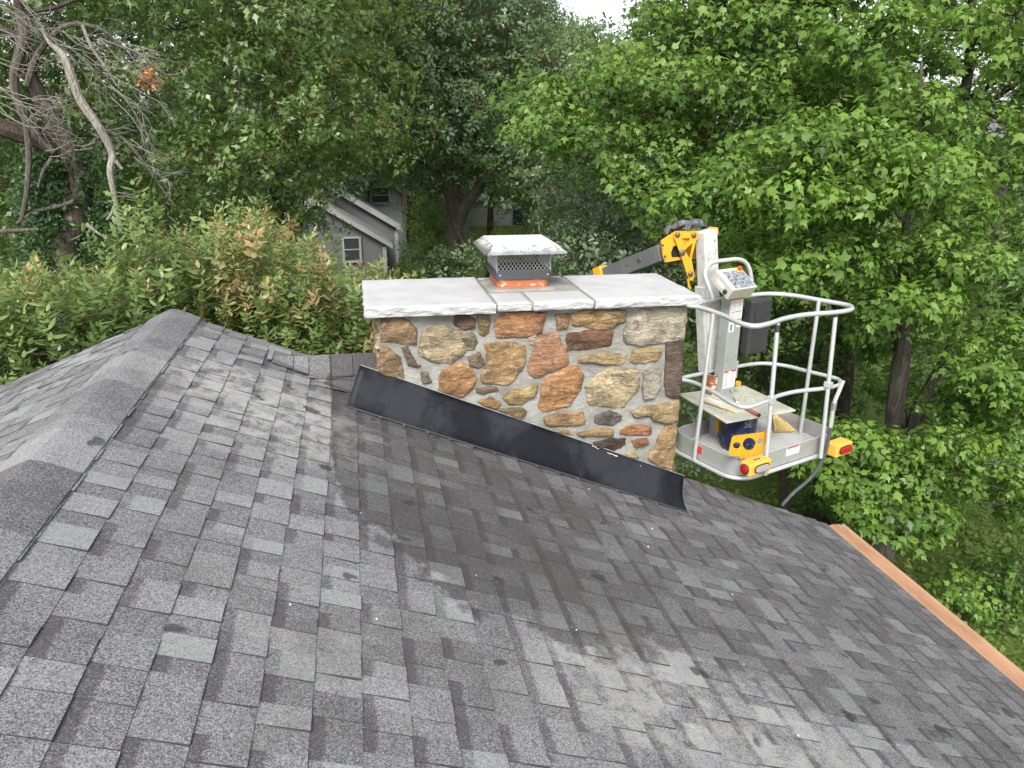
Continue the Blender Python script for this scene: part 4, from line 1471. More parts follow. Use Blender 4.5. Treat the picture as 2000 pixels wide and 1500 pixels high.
def scatter(templates, pos, axis, scale, tint, age=None, g=rng):
    """place one of the templates at every position, stem along axis; returns big arrays"""
    K = len(pos)
    which = g.integers(0, len(templates), K)
    spin = g.uniform(0, 2 * math.pi, K)
    VV_, TT_, AT, AG = [], [], [], []
    base = 0
    for w, (tv, tt, ta) in enumerate(templates):
        m = which == w
        if not m.any(): continue
        p, ax, sc, sp, ti = pos[m], axis[m], scale[m], spin[m], tint[m]
        z = ax / (np.linalg.norm(ax, axis=1, keepdims=True) + 1e-9)
        ref = np.stack([np.cos(sp), np.sin(sp), np.zeros_like(sp)], 1)
        x = ref - z * (ref * z).sum(1, keepdims=True); x /= (np.linalg.norm(x, axis=1, keepdims=True) + 1e-6)
        y = np.cross(z, x)
        B = np.stack([x, y, z], axis=2)
        v = np.einsum('kij,nj->kni', B, tv) * sc[:, None, None] + p[:, None, :]
        k = len(p)
        VV_.append(v.reshape(-1, 3))
        TT_.append((tt[None] + (np.arange(k) * len(tv))[:, None, None] + base).reshape(-1, 3))
        AT.append(np.clip(ti[:, None] + (ta[None] - 0.5) * 0.55, 0, 1).ravel())
        if age is not None:
            AG.append(np.clip(age[m][:, None] + (ta[None] - 0.5) * 0.35, 0, 1).ravel())
        base += k * len(tv)
    A2 = np.concatenate(AG) if age is not None else np.zeros(base)
    return np.concatenate(VV_), np.concatenate(TT_), np.concatenate(AT), A2


RT = random.Random(5)
TPL = {
    "maple": [spray(MAPLE, 12, 0.14, 0.090, "umbrella", RT) for _ in range(5)],
    "maple_far": [spray(MAPLE_S, 11, 0.16, 0.102, "umbrella", RT) for _ in range(4)],
    "oak": [spray(OAK, 12, 0.22, 0.135, "droop", RT) for _ in range(4)],
    "oak_far": [spray(DIAMOND, 14, 0.30, 0.125, "droop", RT) for _ in range(4)],
    "far": [spray(DIAMOND, 10, 0.55, 0.30, "droop", RT) for _ in range(4)],
    "small": [spray(OVAL, 12, 0.22, 0.075, "droop", RT) for _ in range(4)],
    "photinia": [spray(OVAL, 17, 0.24, 0.078, "upright", RT) for _ in range(5)],
    "ivy": [spray(DIAMOND, 9, 0.1, 0.08, "umbrella", RT) for _ in range(3)],
}


def limb_path(a, b, sag=0.12, n=6, g=RT):
    a, b = np.asarray(a, float), np.asarray(b, float)
    L = np.linalg.norm(b - a)
    mid = (a + b) / 2 + np.array([g.uniform(-.1, .1), g.uniform(-.1, .1), g.uniform(-.02, sag)]) * L
    pts = []
    for i in range(n + 1):
        t_ = i / n
        p = (1 - t_) ** 2 * a + 2 * t_ * (1 - t_) * mid + t_ * t_ * b
        if 0 < i < n: p = p + np.array([g.gauss(0, .012), g.gauss(0, .012), g.gauss(0, .012)]) * L
        pts.append(p)
    return pts


def tree(name, label, cat, base, trunk, lobes, tpl, leafm, barkm, shoots, r0, group=None, updir=0.6, tint0=0.45, flat=0.6, warm=False, scale=1.0, limb_r=0.05, twigs=True, seed=1, cat_group=None):
    """trunk: list of 3-d points from the ground up; lobes: (centre, radius, brightness offset)"""
    g = np.random.default_rng(seed); gr_ = random.Random(seed)
    root = empty(name, (base[0], base[1], 0.0), label, cat, group)
    # wood
    mb = MB()
    tp = spline(trunk, 4) if len(trunk) > 2 else trunk
    m = len(tp)
    mb.tube(tp, [r0 * (1.25 - 0.25 * min(i / 3, 1)) * (1 - 0.90 * i / (m - 1)) for i in range(m)], 10)
    TW = MB()
    top_pts = [np.asarray(p_) for p_ in tp[m // 4:]]
    joints = []                                   # ends of limbs already grown: later boughs fork from the nearest one
    for (c, R, br) in sorted(lobes, key=lambda l_: min(np.linalg.norm(np.asarray(l_[0]) - p_) for p_ in top_pts)):
        c = np.asarray(c, float)
        tb = min(top_pts, key=lambda p_: abs(p_[2] - (c[2] - 0.35 * np.linalg.norm(c[:2] - p_[:2]))) + 0.25 * np.linalg.norm(c - p_))
        st0, lr = tb, limb_r
        if joints:
            jb = min(joints, key=lambda j_: np.linalg.norm(c - j_[0]) + 0.3 * max(0, j_[0][2] - c[2]))
            if np.linalg.norm(c - jb[0]) < 0.75 * np.linalg.norm(c - tb): st0, lr = jb[0], jb[1] * 0.72
        path = limb_path(st0, c, g=gr_)
        joints += [(path[-1], lr), (path[len(path) // 2], lr)]
        mb.tube(path, [lr * (1 - 0.55 * i / (len(path) - 1)) for i in range(len(path))], 6, cap=False)
        if twigs:
            for _ in range(7):
                d = g.normal(0, 1, 3); d[2] = abs(d[2]) * 0.4 - 0.1; d /= np.linalg.norm(d)
                e = c + d * R * np.array([1, 1, flat]) * 0.9
                st_ = path[-2] if gr_.random() < 0.5 else path[-1]
                TW.tube(limb_path(st_, e, n=3, g=gr_), [limb_r * 0.22, limb_r * 0.17, limb_r * 0.11, limb_r * 0.05], 4, cap=False)
    mb.build("trunk", M[barkm], root, smooth=True)
    if twigs and TW.v: tag(TW.build("twigs", M[barkm], root), kind="stuff")
    # foliage
    P_, A_, T_ = [], [], []
    for (c, R, br) in lobes:
        k = max(8, int(shoots * (R ** 2)))
        d = g.normal(0, 1, (k, 3)); d /= np.linalg.norm(d, axis=1, keepdims=True)
        rr = g.uniform(0.25, 1.0, k) ** 0.55
        # lumpy outline
        lump = 1 + 0.22 * np.sin(d[:, 0] * 5 + c[0] * 3) * np.cos(d[:, 1] * 4.3 + c[1]) + 0.18 * np.sin(d[:, 2] * 6 + c[2] * 2)
        q = np.asarray(c) + d * (rr * R * lump)[:, None] * np.array([1, 1, flat])
        ax = d * np.array([1, 1, 0.5]) * (1 - updir) + np.array([0, 0, 1]) * updir + g.normal(0, 0.22, (k, 3))
        P_.append(q); A_.append(ax)
        T_.append(np.clip(tint0 + br + 0.34 * d[:, 2] * rr + g.normal(0, 0.10, k), 0, 1))  # sunlit bough tops and dark undersides put into the leaf tint, with new growth
    P_, A_, T_ = np.concatenate(P_), np.concatenate(A_), np.concatenate(T_)
    sc = g.uniform(0.62, 1.28, len(P_)) * scale
    ag = np.clip(g.normal(0.15, 0.2, len(P_)), 0, 1) if warm is False else warm(P_, T_, g)
    v, t_, at_, ag_ = scatter(TPL[tpl], P_, A_, sc, T_, ag, g)
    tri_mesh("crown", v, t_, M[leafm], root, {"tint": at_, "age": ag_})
    return root


# openings between the trees: (pixel box, applies to boughs nearer than)
OPEN = [((664, 358, 784, 545), 37), ((915, 400, 1000, 436), 60), ((1085, -60, 1222, 60), 999), ((0, 60, 75, 300), 17.6), ((70, 60, 215, 560), 18.6), ((845, 330, 960, 470), 26.2), ((1715, 730, 1800, 800), 9.6)]


def blocked(p, r):
    q = project(p)
    if q is None: return False
    rp = 0.72 * r * F / p[1]
    for (x0, y0, x1, y1), dmax in OPEN:
        if p[1] < dmax and x0 - rp < q[0] < x1 + rp and y0 - rp * .8 < q[1] < y1 + rp * .8: return True
    return False


def region_lobes(poly, dmin, dmax, n, R, g, bright=0.0, vary=0.18, keep_inside=True):
    """boughs through a block of air whose outline, seen from the roof, is poly (pixels) and whose depth runs dmin..dmax"""
    poly = np.asarray(poly, float)
    lo, hi = poly.min(0), poly.max(0)

    def inside(x, y):
        c = False; j = len(poly) - 1
        for i in range(len(poly)):
            if (poly[i][1] > y) != (poly[j][1] > y) and x < (poly[j][0] - poly[i][0]) * (y - poly[i][1]) / (poly[j][1] - poly[i][1]) + poly[i][0]: c = not c
            j = i
        return c
    out, tries = [], 0
    while len(out) < n and tries < n * 60:
        tries += 1
        x, y = g.uniform(lo[0], hi[0]), g.uniform(lo[1], hi[1])
        if not inside(x, y): continue
        d = g.uniform(dmin, dmax)
        p = at(x, y, d)
        if p[2] < 0.4: continue
        r = R * g.uniform(0.75, 1.25)
        if blocked(p, r): continue
        if any(np.linalg.norm((p - q[0]) * [1, 1, 1.3]) < 0.55 * (r + q[1]) * 0.8 for q in out) and tries < n * 40: continue
        out.append((p, r, bright + g.normal(0, vary)))
    return out


G = lambda s: np.random.default_rng(s)


def zl(x, y): return (x / 2.679, y / 2.679)


# ---- left oak: leaning trunk, dead limbs in front of its foliage
DL = 16.0
TRK = [(345, 1900), (362, 1430), (395, 1180), (410, 1000), (395, 880), (335, 730), (235, 560), (160, 400), (118, 200), (95, 0), (80, -220), (75, -420)]
trunk = [at(*zl(x, y), DL) for x, y in TRK]
trunk[0] = np.array([trunk[1][0] + 0.1, DL, 0.0])
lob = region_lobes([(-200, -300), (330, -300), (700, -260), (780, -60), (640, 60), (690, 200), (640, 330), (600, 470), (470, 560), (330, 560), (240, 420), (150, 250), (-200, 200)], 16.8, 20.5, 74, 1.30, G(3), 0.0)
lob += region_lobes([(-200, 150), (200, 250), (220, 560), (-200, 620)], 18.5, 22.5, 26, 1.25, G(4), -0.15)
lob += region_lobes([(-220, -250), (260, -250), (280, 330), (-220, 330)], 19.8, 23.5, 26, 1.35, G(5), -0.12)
oakL = tree("oak_tree", "large dark oak with leaning trunk and dead grey limbs at the left", "tree", trunk[0], trunk, lob, "oak", "oak_leaf", "bark_dark", 33, 0.30, updir=0.25, tint0=0.40, flat=0.72, seed=21, limb_r=0.06, scale=1.12)


def px_limb(name, pts, w0, w1, mat, D=None, wob=0.0, seed=0, ws=None):
    g = random.Random(seed)
    D = D or DL - 0.5
    P = [at(*zl(x, y), D + g.uniform(-wob, wob)) for x, y in pts]
    sp = spline(P, 5)
    m = len(sp)
    k = 0.80 * DL / 1500 / 2.679 / 2
    MB().tube(sp, [(np.interp(i / (m - 1), np.linspace(0, 1, len(ws)), ws) if ws else (w0 + (w1 - w0) * i / (m - 1))) * k for i in range(m)], 8).build(name, M[mat], oakL, smooth=True)
    return sp


px_limb("limb", [(330, 800), (230, 740), (110, 700), (-40, 650), (-300, 560)], 120, 90, "bark_dark", DL, 0.2)
deads = []
deads.append(px_limb("dead_limb", [(110, 60), (125, 200), (75, 400), (105, 560), (180, 700), (285, 800)], 66, 34, "bark_grey", DL - .3))
deads.append(px_limb("dead_limb", [(140, 450), (190, 300), (262, 200), (340, 138), (430, 128), (540, 160), (625, 232), (760, 290), (930, 330)], 40, 8, "bark_grey", DL - .5, .1))
deads.append(px_limb("dead_limb", [(215, 150), (260, 225), (330, 290), (380, 420), (430, 540), (520, 670), (585, 800), (575, 900), (600, 1030), (632, 1205)], 22, 22, "bark_pale", DL - 1.2, .1, ws=[14, 18, 34, 46, 48, 46, 42, 36, 34, 30, 24]))
deads.append(px_limb("dead_limb", [(550, 685), (650, 730), (760, 860), (850, 990), (920, 1080)], 22, 6, "bark_grey", DL - 1.0, .1))
deads.append(px_limb("dead_limb", [(400, 1050), (300, 1080), (180, 1110), (85, 1170)], 26, 12, "bark_grey", DL - .4, .1))
px_limb("dead_limb", [(-20, 1212), (100, 1205), (205, 1200)], 26, 14, "bark_grey", DL - .8)
deads.append(px_limb("dead_limb", [(430, 130), (480, 250), (550, 350), (612, 450)], 20, 10, "bark_pale", DL - .6, .1))
px_limb("dead_limb", [(130, 560), (150, 800), (140, 1000), (112, 1150)], 40, 24, "bark_grey", DL - .6)
px_limb("dead_limb", [(600, 1080), (588, 1110), (560, 1150)], 24, 12, "bark_pale", DL - 1.2)
px_limb("dead_limb", [(602, 840), (640, 885)], 24, 12, "bark_pale", DL - 1.2)
px_limb("dead_limb", [(450, 1170), (500, 1210), (545, 1240)], 26, 8, "bark_pale", DL - .6)
px_limb("dead_limb", [(270, 830), (225, 900), (200, 980)], 24, 14, "bark_grey", DL - .6)
tw = MB()
gt = random.Random(77)
kpx = DL / 1500 / 2.679 / 2


def twig(start, dirpx, length, w, D, curl, depth=0):
    x, y = start; a = math.atan2(dirpx[1], dirpx[0])
    pts = [(x, y)]
    n = 7
    for i in range(n):
        a += curl / n + gt.gauss(0, 0.10)
        x += math.cos(a) * length / n; y += math.sin(a) * length / n
        pts.append((x, y))
    D2 = D + gt.uniform(-.25, .25)
    P = [at(*zl(*q), D + (D2 - D) * i / n) for i, q in enumerate(pts)]
    tw.tube(P, [max(w * (1 - 0.75 * i / n), 0.9) * kpx for i in range(n + 1)], 4, cap=False)
    if depth < 2:
        for _ in range(gt.randint(2, 3)):
            i = gt.randint(2, n - 1)
            da = a + gt.choice((-1, 1)) * gt.uniform(0.3, 0.8)
            twig(pts[i], (math.cos(da), math.sin(da)), length * gt.uniform(0.35, 0.6), w * 0.6, D2, gt.uniform(-.6, .6), depth + 1)


for (s_, d_, L_, c_) in [((-10, 450), (1, .6), 330, -.5), ((-10, 500), (1, .3), 300, .3), ((0, 560), (.6, 1), 380, -.9), ((-10, 300), (1, .5), 260, -.5), ((60, 540), (1, .2), 330, -.2), ((120, 600), (1, .8), 280, -.5),
                         ((-10, 30), (1, .4), 300, .4), ((-10, 90), (1, .2), 260, .4), ((-10, 150), (1, .4), 220, -.3), ((200, 150), (1, .9), 300, -.3), ((270, 200), (1, .7), 420, .1), ((300, 230), (1, .5), 420, .2),
                         ((430, 270), (1, .8), 300, .2), ((520, 200), (1, .5), 380, .1), ((540, 380), (1, .4), 380, .3), ((560, 450), (1, .5), 380, .2), ((600, 470), (1, .6), 330, .2), ((640, 240), (1, .25), 330, .2),
                         ((650, 740), (1, .3), 240, -.4), ((700, 820), (1, 1), 260, .1), ((480, 700), (1, .2), 240, -.3), ((610, 1030), (1, -.1), 130, .4), ((0, 200), (1, -.2), 240, .3), ((20, 10), (1, .7), 260, .3), ((100, -10), (.8, 1), 280, -.4),
                         ((330, 160), (.6, 1), 240, -.3), ((150, 560), (1, .1), 250, -.2), ((240, 790), (1, 0), 170, -.4), ((380, 760), (1, .1), 150, -.6)]:
    twig(s_, d_, L_, 6.5, DL - 1.0, c_)
    twig((s_[0] + gt.uniform(-40, 60), s_[1] + gt.uniform(-60, 60)), (d_[0], d_[1] + gt.uniform(-.5, .5)), L_ * gt.uniform(.6, 1.0), 5, DL - 1.2, c_ * .7)
tag(tw.build("dead_twigs", M["twig"], oakL), kind="stuff")
# ivy climbing the trunk
K = 900
iv = []
gi = G(8)
for i in range(K):
    f_ = gi.uniform(0, 0.42)
    idx = f_ * (len(trunk) - 1)
    a_, b_ = trunk[int(idx)], trunk[min(int(idx) + 1, len(trunk) - 1)]
    c_ = a_ + (b_ - a_) * (idx - int(idx))
    an = gi.uniform(0, 2 * math.pi)
    rr = 0.30 + abs(gi.normal(0, 0.16))
    side = 0.45 if gi.random() < 0.7 else -0.25
    iv.append(c_ + np.array([math.cos(an) * rr - side, math.sin(an) * rr + 0.15, 0]))
iv = np.array(iv)
v, t_, a1_, a2_ = scatter(TPL["ivy"], iv, np.tile([0, -0.6, 0.6], (K, 1)) + gi.normal(0, .4, (K, 3)), gi.uniform(.9, 1.5, K), np.clip(gi.normal(.4, .2, K), 0, 1), np.zeros(K), gi)
ivy = tri_mesh("ivy", v, t_, M["ivy_leaf"], None, {"tint": a1_, "age": a2_})
tag(ivy, "dark ivy climbing the leaning oak trunk on the left", "ivy")
# clump of brown leaves caught in the dead twigs
cp_ = at(*zl(785, 415), DL - 1.1); gi = G(9); K = 30
P_ = cp_ + gi.normal(0, 1, (K, 3)) * [.085, .07, .075]
v, t_, a1_, a2_ = scatter([spray(OAK, 5, 0.1, 0.12, "droop", RT)], P_, gi.normal(0, 1, (K, 3)), np.ones(K), gi.uniform(.2, .9, K), np.zeros(K), gi)
tag(tri_mesh("dead_leaf_clump", v, t_, M["dead_leaf"], None, {"tint": a1_, "age": a2_}), "small clump of orange-brown dead leaves caught in bare twigs", "dead leaves")

# ---- brighter oak between the left oak and the middle
bp_ = np.array([at(560, 520, 22)[0], 22.5, 0])
trunk = [bp_, bp_ + [0.1, 0.2, 3], bp_ + [-0.2, 0, 6.5], bp_ + [0.3, 0.2, 10], bp_ + [0.2, 0, 14]]
lob = region_lobes([(380, -150), (780, -200), (800, 40), (770, 140), (800, 260), (740, 330), (640, 400), (520, 520), (430, 480), (400, 250)], 19.8, 24.5, 62, 1.25, G(31), 0.05)
tree("oak_tree", "yellow-green oak whose drooping boughs hang left of the grey house", "tree", bp_, trunk, lob, "oak", "oak_leaf_bright", "bark_dark", 34, 0.26, updir=0.2, tint0=0.5, flat=0.62, seed=32, scale=1.12)

# ---- central oak: low fork behind the chimney cap
D_ = 27.0
cz7 = lambda x, y: (600 + x / 4.348, 310 + y / 4.348)
f0 = at(*cz7(1250, 520), D_)
bp_ = np.array([f0[0] + .05, D_, 0])
trunk = [bp_, at(*cz7(1250, 800), D_), f0, at(*cz7(1225, 350), D_), at(*cz7(1200, 180), D_), at(875, 230, D_), at(880, 60, D_ + .3), at(900, -80, D_ + .5)]
lob = region_lobes([(700, -120), (1120, -100), (1130, 60), (1100, 180), (1130, 280), (1060, 400), (960, 380), (890, 372), (800, 400), (770, 330), (740, 200)], 24.5, 30.5, 80, 1.6, G(41), -0.02)
lob += region_lobes([(800, 440), (850, 430), (850, 520), (930, 470), (930, 540), (790, 540)], 24.5, 26.0, 7, 0.9, G(42), -0.1)
oakC = tree("oak_tree", "dark central oak with forked trunk directly behind the chimney", "tree", bp_, trunk, lob, "oak_far", "elm_leaf", "bark_dark", 42, 0.36, updir=0.2, tint0=0.42, flat=0.7, seed=43, scale=1.15, limb_r=0.07)
for pts, r0, r1 in (([(1275, 540), (1330, 400), (1420, 300), (1490, 190)], .26, .16), ([(1490, 200), (1650, 190), (1800, 270), (1950, 330), (2040, 350)], .10, .04), ([(1250, 500), (1255, 380), (1260, 220)], .2, .13)):
    sp_ = spline([at(*cz7(*q), D_) for q in pts], 4)
    MB().tube(sp_, [r0 + (r1 - r0) * i / (len(sp_) - 1) for i in range(len(sp_))], 8).build("limb", M["bark_dark"], oakC, smooth=True)
# slim trunk to its right
t0_ = at(*cz7(1555, 560), 34)
trunk = [np.array([t0_[0], 34, 0]), t0_, at(*cz7(1565, 340), 34), at(975, 250, 34), at(985, 60, 34)]
lob = region_lobes([(900, 0), (1130, 40), (1190, 160), (1160, 330), (1020, 380), (930, 330)], 32, 37, 36, 1.9, G(45), 0.0)
tree("slim_tree", "slim straight-trunked tree right of the central oak fork", "tree", trunk[0], trunk, lob, "oak_far", "oak_leaf", "bark_dark", 34, 0.20, updir=0.2, tint0=0.4, flat=0.7, seed=46, scale=1.15)

# ---- trees further back
FAR = [(640, 44, [(540, -60), (720, -80), (760, 120), (740, 320), (600, 340), (540, 160)], "pale green tree above the roof of the grey house", .0),
       (800, 52, [(720, 60), (860, 40), (880, 300), (840, 380), (740, 350)], "tree behind the right corner of the grey house", .0),
       (1050, 50, [(950, 60), (1120, 70), (1160, 240), (1120, 420), (960, 400)], "dark tree standing behind the slim trunk", -.05),
       (1160, 46, [(1070, 90), (1190, 60), (1260, 110), (1290, 300), (1240, 470), (1080, 440)], "small-leaved tree under the patch of white sky", .05),
       (1330, 48, [(1200, 20), (1500, -60), (1540, 300), (1440, 500), (1240, 480)], "tall tree hidden behind the bright maple", .0),
       (330, 40, [(180, -100), (420, -120), (480, 200), (400, 480), (200, 480)], "dim tree deep behind the left oak", -.1),
       (40, 36, [(-250, -100), (200, -60), (240, 300), (160, 560), (-250, 560)], "shaded tree deep behind the dead limbs", -.1),
       (1650, 34, [(1480, -100), (1800, -100), (1840, 300), (1780, 620), (1500, 640)], "tree deep behind the maples beside the lawn", -.05),
       (1950, 30, [(1820, -100), (2250, -100), (2250, 640), (1850, 640)], "tree far to the right behind the maples", -.05)]
for i, (px, d, poly, lab, br) in enumerate(FAR):
    b_ = np.array([at(px, 400, d)[0], d, 0.0])
    tr = [b_, b_ + [.1, 0, 4], b_ + [0, .2, 8], b_ + [.2, 0, 12]]
    lob = region_lobes(poly, d - 3, d + 3, 30, 2.3 * d / 46, G(60 + i), br)
    tree("far_tree", lab, "tree", b_, tr, lob, "far" if d > 38 else "oak_far", "far_leaf" if d > 38 else "oak_leaf", "bark_dark", 17 if d > 38 else 15, 0.3, updir=.3, tint0=.45, flat=.8, seed=70 + i, twigs=False, scale=1.25 if d > 38 else 1.8, limb_r=.09)
# distant wood closing the horizon
gi = G(90); K = 5000
ang = gi.uniform(-1.35, 1.35, K); rad = gi.uniform(72, 95, K)
hgt = 7.0 + 3.0 * np.sin(ang * 9) + 2 * np.sin(ang * 23 + 1) + 1.2 * np.sin(ang * 51)
notch = np.exp(-((ang - 0.32) / 0.08) ** 2)
P_ = np.stack([rad * np.sin(ang), rad * np.cos(ang), np.clip(gi.uniform(0, 1, K) ** 0.8 * (hgt - 2.0 * notch), 0.2, None)], 1)
v, t_, a1_, a2_ = scatter(TPL["far"], P_, np.tile([0, 0, 1.0], (K, 1)) + gi.normal(0, .4, (K, 3)), gi.uniform(2.4, 3.6, K), np.clip(gi.normal(.45, .2, K), 0, 1), np.zeros(K), gi)
tag(tri_mesh("distant_wood", v, t_, M["far_leaf"], None, {"tint": a1_, "age": a2_}), "distant belt of woodland closing the view behind the houses", "woodland", kind="stuff")

# ---- grey-green shrub tree behind the boom
b_ = np.array([at(1200, 500, 13)[0], 13.5, 0.0])
tr = [b_, b_ + [0, 0, 2], b_ + [.2, .1, 4.2], b_ + [-.1, 0, 6]]
lob = region_lobes([(1060, 400), (1150, 370), (1260, 400), (1330, 430), (1380, 560), (1100, 560)], 12.2, 14.6, 26, 0.62, G(101), 0.1)
lob += region_lobes([(1080, 480), (1420, 470), (1420, 900), (1300, 900)], 11.5, 14, 18, 0.7, G(102), -0.05)
tree("privet_tree", "grey-green small-leaved shrub behind the boom arm", "shrub", b_, tr, lob, "small", "privet_leaf", "bark_grey", 95, 0.08, updir=.35, tint0=.5, flat=.85, seed=103, limb_r=.025, scale=1.2)

# ---- maples on the right
D_ = 13.0
b_ = np.array([at(1645, 690, D_)[0], D_, 0.0])
trunk = [b_, at(1648, 760, D_), at(1640, 600, D_), at(1610, 400, D_), at(1565, 260, D_), at(1510, 160, D_), at(1440, 60, D_), at(1380, -60, D_)]
lob = region_lobes([(1190, -40), (1320, -160), (1640, -160), (1640, 300), (1560, 480), (1330, 430), (1250, 390), (1130, 340), (1050, 215), (1100, 150), (1190, 90)], 11.0, 14.5, 62, 0.85, G(111), 0.05)
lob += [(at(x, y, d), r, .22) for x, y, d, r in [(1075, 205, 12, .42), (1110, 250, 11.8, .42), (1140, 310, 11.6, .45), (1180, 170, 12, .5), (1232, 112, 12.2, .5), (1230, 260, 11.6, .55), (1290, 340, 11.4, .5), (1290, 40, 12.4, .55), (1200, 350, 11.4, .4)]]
tree("maple_tree", "bright green maple whose boughs reach left under the white sky", "tree", b_, trunk, lob, "maple_far", "maple_leaf_far", "bark_dark", 82, 0.20, updir=.62, tint0=.5, flat=.48, seed=112, limb_r=.045, scale=1.1)

D_ = 9.6
b_ = np.array([at(1749, 900, D_)[0], D_, 0.0])
trunk = [b_, at(1745, 960, D_), at(1750, 800, D_), at(1765, 650, D_), at(1770, 480, D_), at(1790, 300, D_), at(1800, 120, D_)]
lob = region_lobes([(1300, 380), (1420, 340), (1560, 240), (1720, 250), (1850, 330), (1990, 430), (2150, 500), (2150, 1020), (1960, 1010), (1850, 960), (1760, 1010), (1640, 960), (1590, 880), (1600, 700), (1480, 560), (1380, 450)], 7.8, 11.2, 88, 0.62, G(121), 0.0)
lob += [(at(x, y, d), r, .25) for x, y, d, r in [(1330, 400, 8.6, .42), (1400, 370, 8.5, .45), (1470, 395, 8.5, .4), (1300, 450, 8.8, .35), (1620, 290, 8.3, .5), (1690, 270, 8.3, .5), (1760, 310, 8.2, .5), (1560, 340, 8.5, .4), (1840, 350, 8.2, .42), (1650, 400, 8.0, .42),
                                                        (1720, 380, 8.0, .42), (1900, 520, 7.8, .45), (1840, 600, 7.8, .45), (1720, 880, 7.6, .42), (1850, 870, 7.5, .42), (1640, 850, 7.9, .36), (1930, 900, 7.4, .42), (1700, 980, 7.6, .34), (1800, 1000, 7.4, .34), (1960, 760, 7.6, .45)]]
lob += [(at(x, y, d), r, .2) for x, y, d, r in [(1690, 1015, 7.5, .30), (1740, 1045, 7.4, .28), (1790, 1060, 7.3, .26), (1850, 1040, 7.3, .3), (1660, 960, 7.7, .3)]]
lob += region_lobes([(1600, 880), (1700, 860), (2100, 860), (2100, 1040), (1900, 1030), (1800, 1010), (1700, 1000), (1620, 950)], 7.2, 8.8, 22, 0.42, G(124), 0.1)
oM = tree("maple_tree", "near maple with big lobed leaves and twin trunk right of the basket", "tree", b_, trunk, lob, "maple", "maple_leaf", "bark_grey", 120, 0.21, updir=.66, tint0=.47, flat=.44, seed=122, limb_r=.032, scale=1.08)
sp_ = spline([at(1772, 900, D_ - .1), at(1800, 800, D_ - .2), at(1830, 740, D_ - .2), at(1880, 640, D_ - .1)], 4)
MB().tube(sp_, [.17 - .09 * i / (len(sp_) - 1) for i in range(len(sp_))], 8).build("second_trunk", M["bark_grey"], oM, smooth=True)

D_ = 12.0
b_ = np.array([at(1880, 600, D_)[0], D_, 0.0])
trunk = [b_, at(1880, 760, D_), at(1870, 550, D_), at(1855, 330, D_), at(1890, 150, D_), at(1900, -50, D_), at(1910, -200, D_)]
lob = region_lobes([(1560, -180), (2300, -180), (2300, 600), (1980, 560), (1800, 380), (1640, 260), (1560, 100)], 9.8, 13.5, 70, 0.78, G(131), -0.04)
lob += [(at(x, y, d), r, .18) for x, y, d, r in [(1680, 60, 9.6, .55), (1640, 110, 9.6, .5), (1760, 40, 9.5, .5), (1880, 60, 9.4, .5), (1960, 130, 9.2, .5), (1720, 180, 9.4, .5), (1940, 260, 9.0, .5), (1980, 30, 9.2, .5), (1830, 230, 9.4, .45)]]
tree("maple_tree", "tall maple filling the upper right corner with dark branches", "tree", b_, trunk, lob, "maple_far", "maple_leaf", "bark_dark", 82, 0.2, updir=.62, tint0=.42, flat=.45, seed=132, limb_r=.04, scale=1.1)

# trunk under the basket and low growth by the gutter
b_ = np.array([at(1530, 980, 12.5)[0], 12.5, 0.0])
tr = [b_, at(1532, 1040, 12.5), at(1530, 940, 12.5), at(1520, 860, 12.6), at(1500, 760, 12.8), at(1480, 640, 13)]
lob = region_lobes([(1340, 600), (1620, 520), (1640, 900), (1590, 880), (1500, 740), (1360, 720)], 12.2, 15, 30, 0.7, G(141), -0.1)
tree("maple_tree", "dark slender maple rising behind the basket", "tree", b_, tr, lob, "maple_far", "maple_leaf_far", "bark_dark", 70, 0.13, updir=.6, tint0=.38, flat=.55, seed=142)
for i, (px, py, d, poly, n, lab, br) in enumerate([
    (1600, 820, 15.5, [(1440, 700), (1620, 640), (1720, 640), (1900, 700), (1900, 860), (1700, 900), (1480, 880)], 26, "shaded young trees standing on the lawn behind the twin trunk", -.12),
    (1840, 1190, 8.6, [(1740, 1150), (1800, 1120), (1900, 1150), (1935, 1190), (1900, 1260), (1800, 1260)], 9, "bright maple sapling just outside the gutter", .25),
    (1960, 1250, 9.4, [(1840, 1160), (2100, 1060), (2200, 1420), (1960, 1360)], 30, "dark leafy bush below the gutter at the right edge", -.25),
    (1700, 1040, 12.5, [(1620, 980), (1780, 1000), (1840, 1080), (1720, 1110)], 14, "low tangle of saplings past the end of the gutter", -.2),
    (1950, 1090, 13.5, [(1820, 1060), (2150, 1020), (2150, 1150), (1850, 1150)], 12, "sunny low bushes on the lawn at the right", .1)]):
    b_ = np.array([at(px, py, d)[0], d, 0.0])
    top_z = max(0.8, at(px, py, d)[2])
    tr = [b_, b_ + [0.03, 0, top_z * .5], b_ + [-.02, 0.02, top_z]]
    lob = region_lobes(poly, d - .7, d + .9, n, .45 if i else .8, G(150 + i), br)
    if not lob: lob = [(b_ + [0, 0, .8], .5, br)]
    tree("sapling", lab, "sapling" if i != 2 else "bush", b_, tr, lob, "maple" if i in (1, 2) else "maple_far", "maple_leaf" if i in (1, 2) else "maple_leaf_far", "bark_grey", 90, 0.03, updir=.6, tint0=.45, flat=.6, seed=160 + i, limb_r=.014, scale=.9)

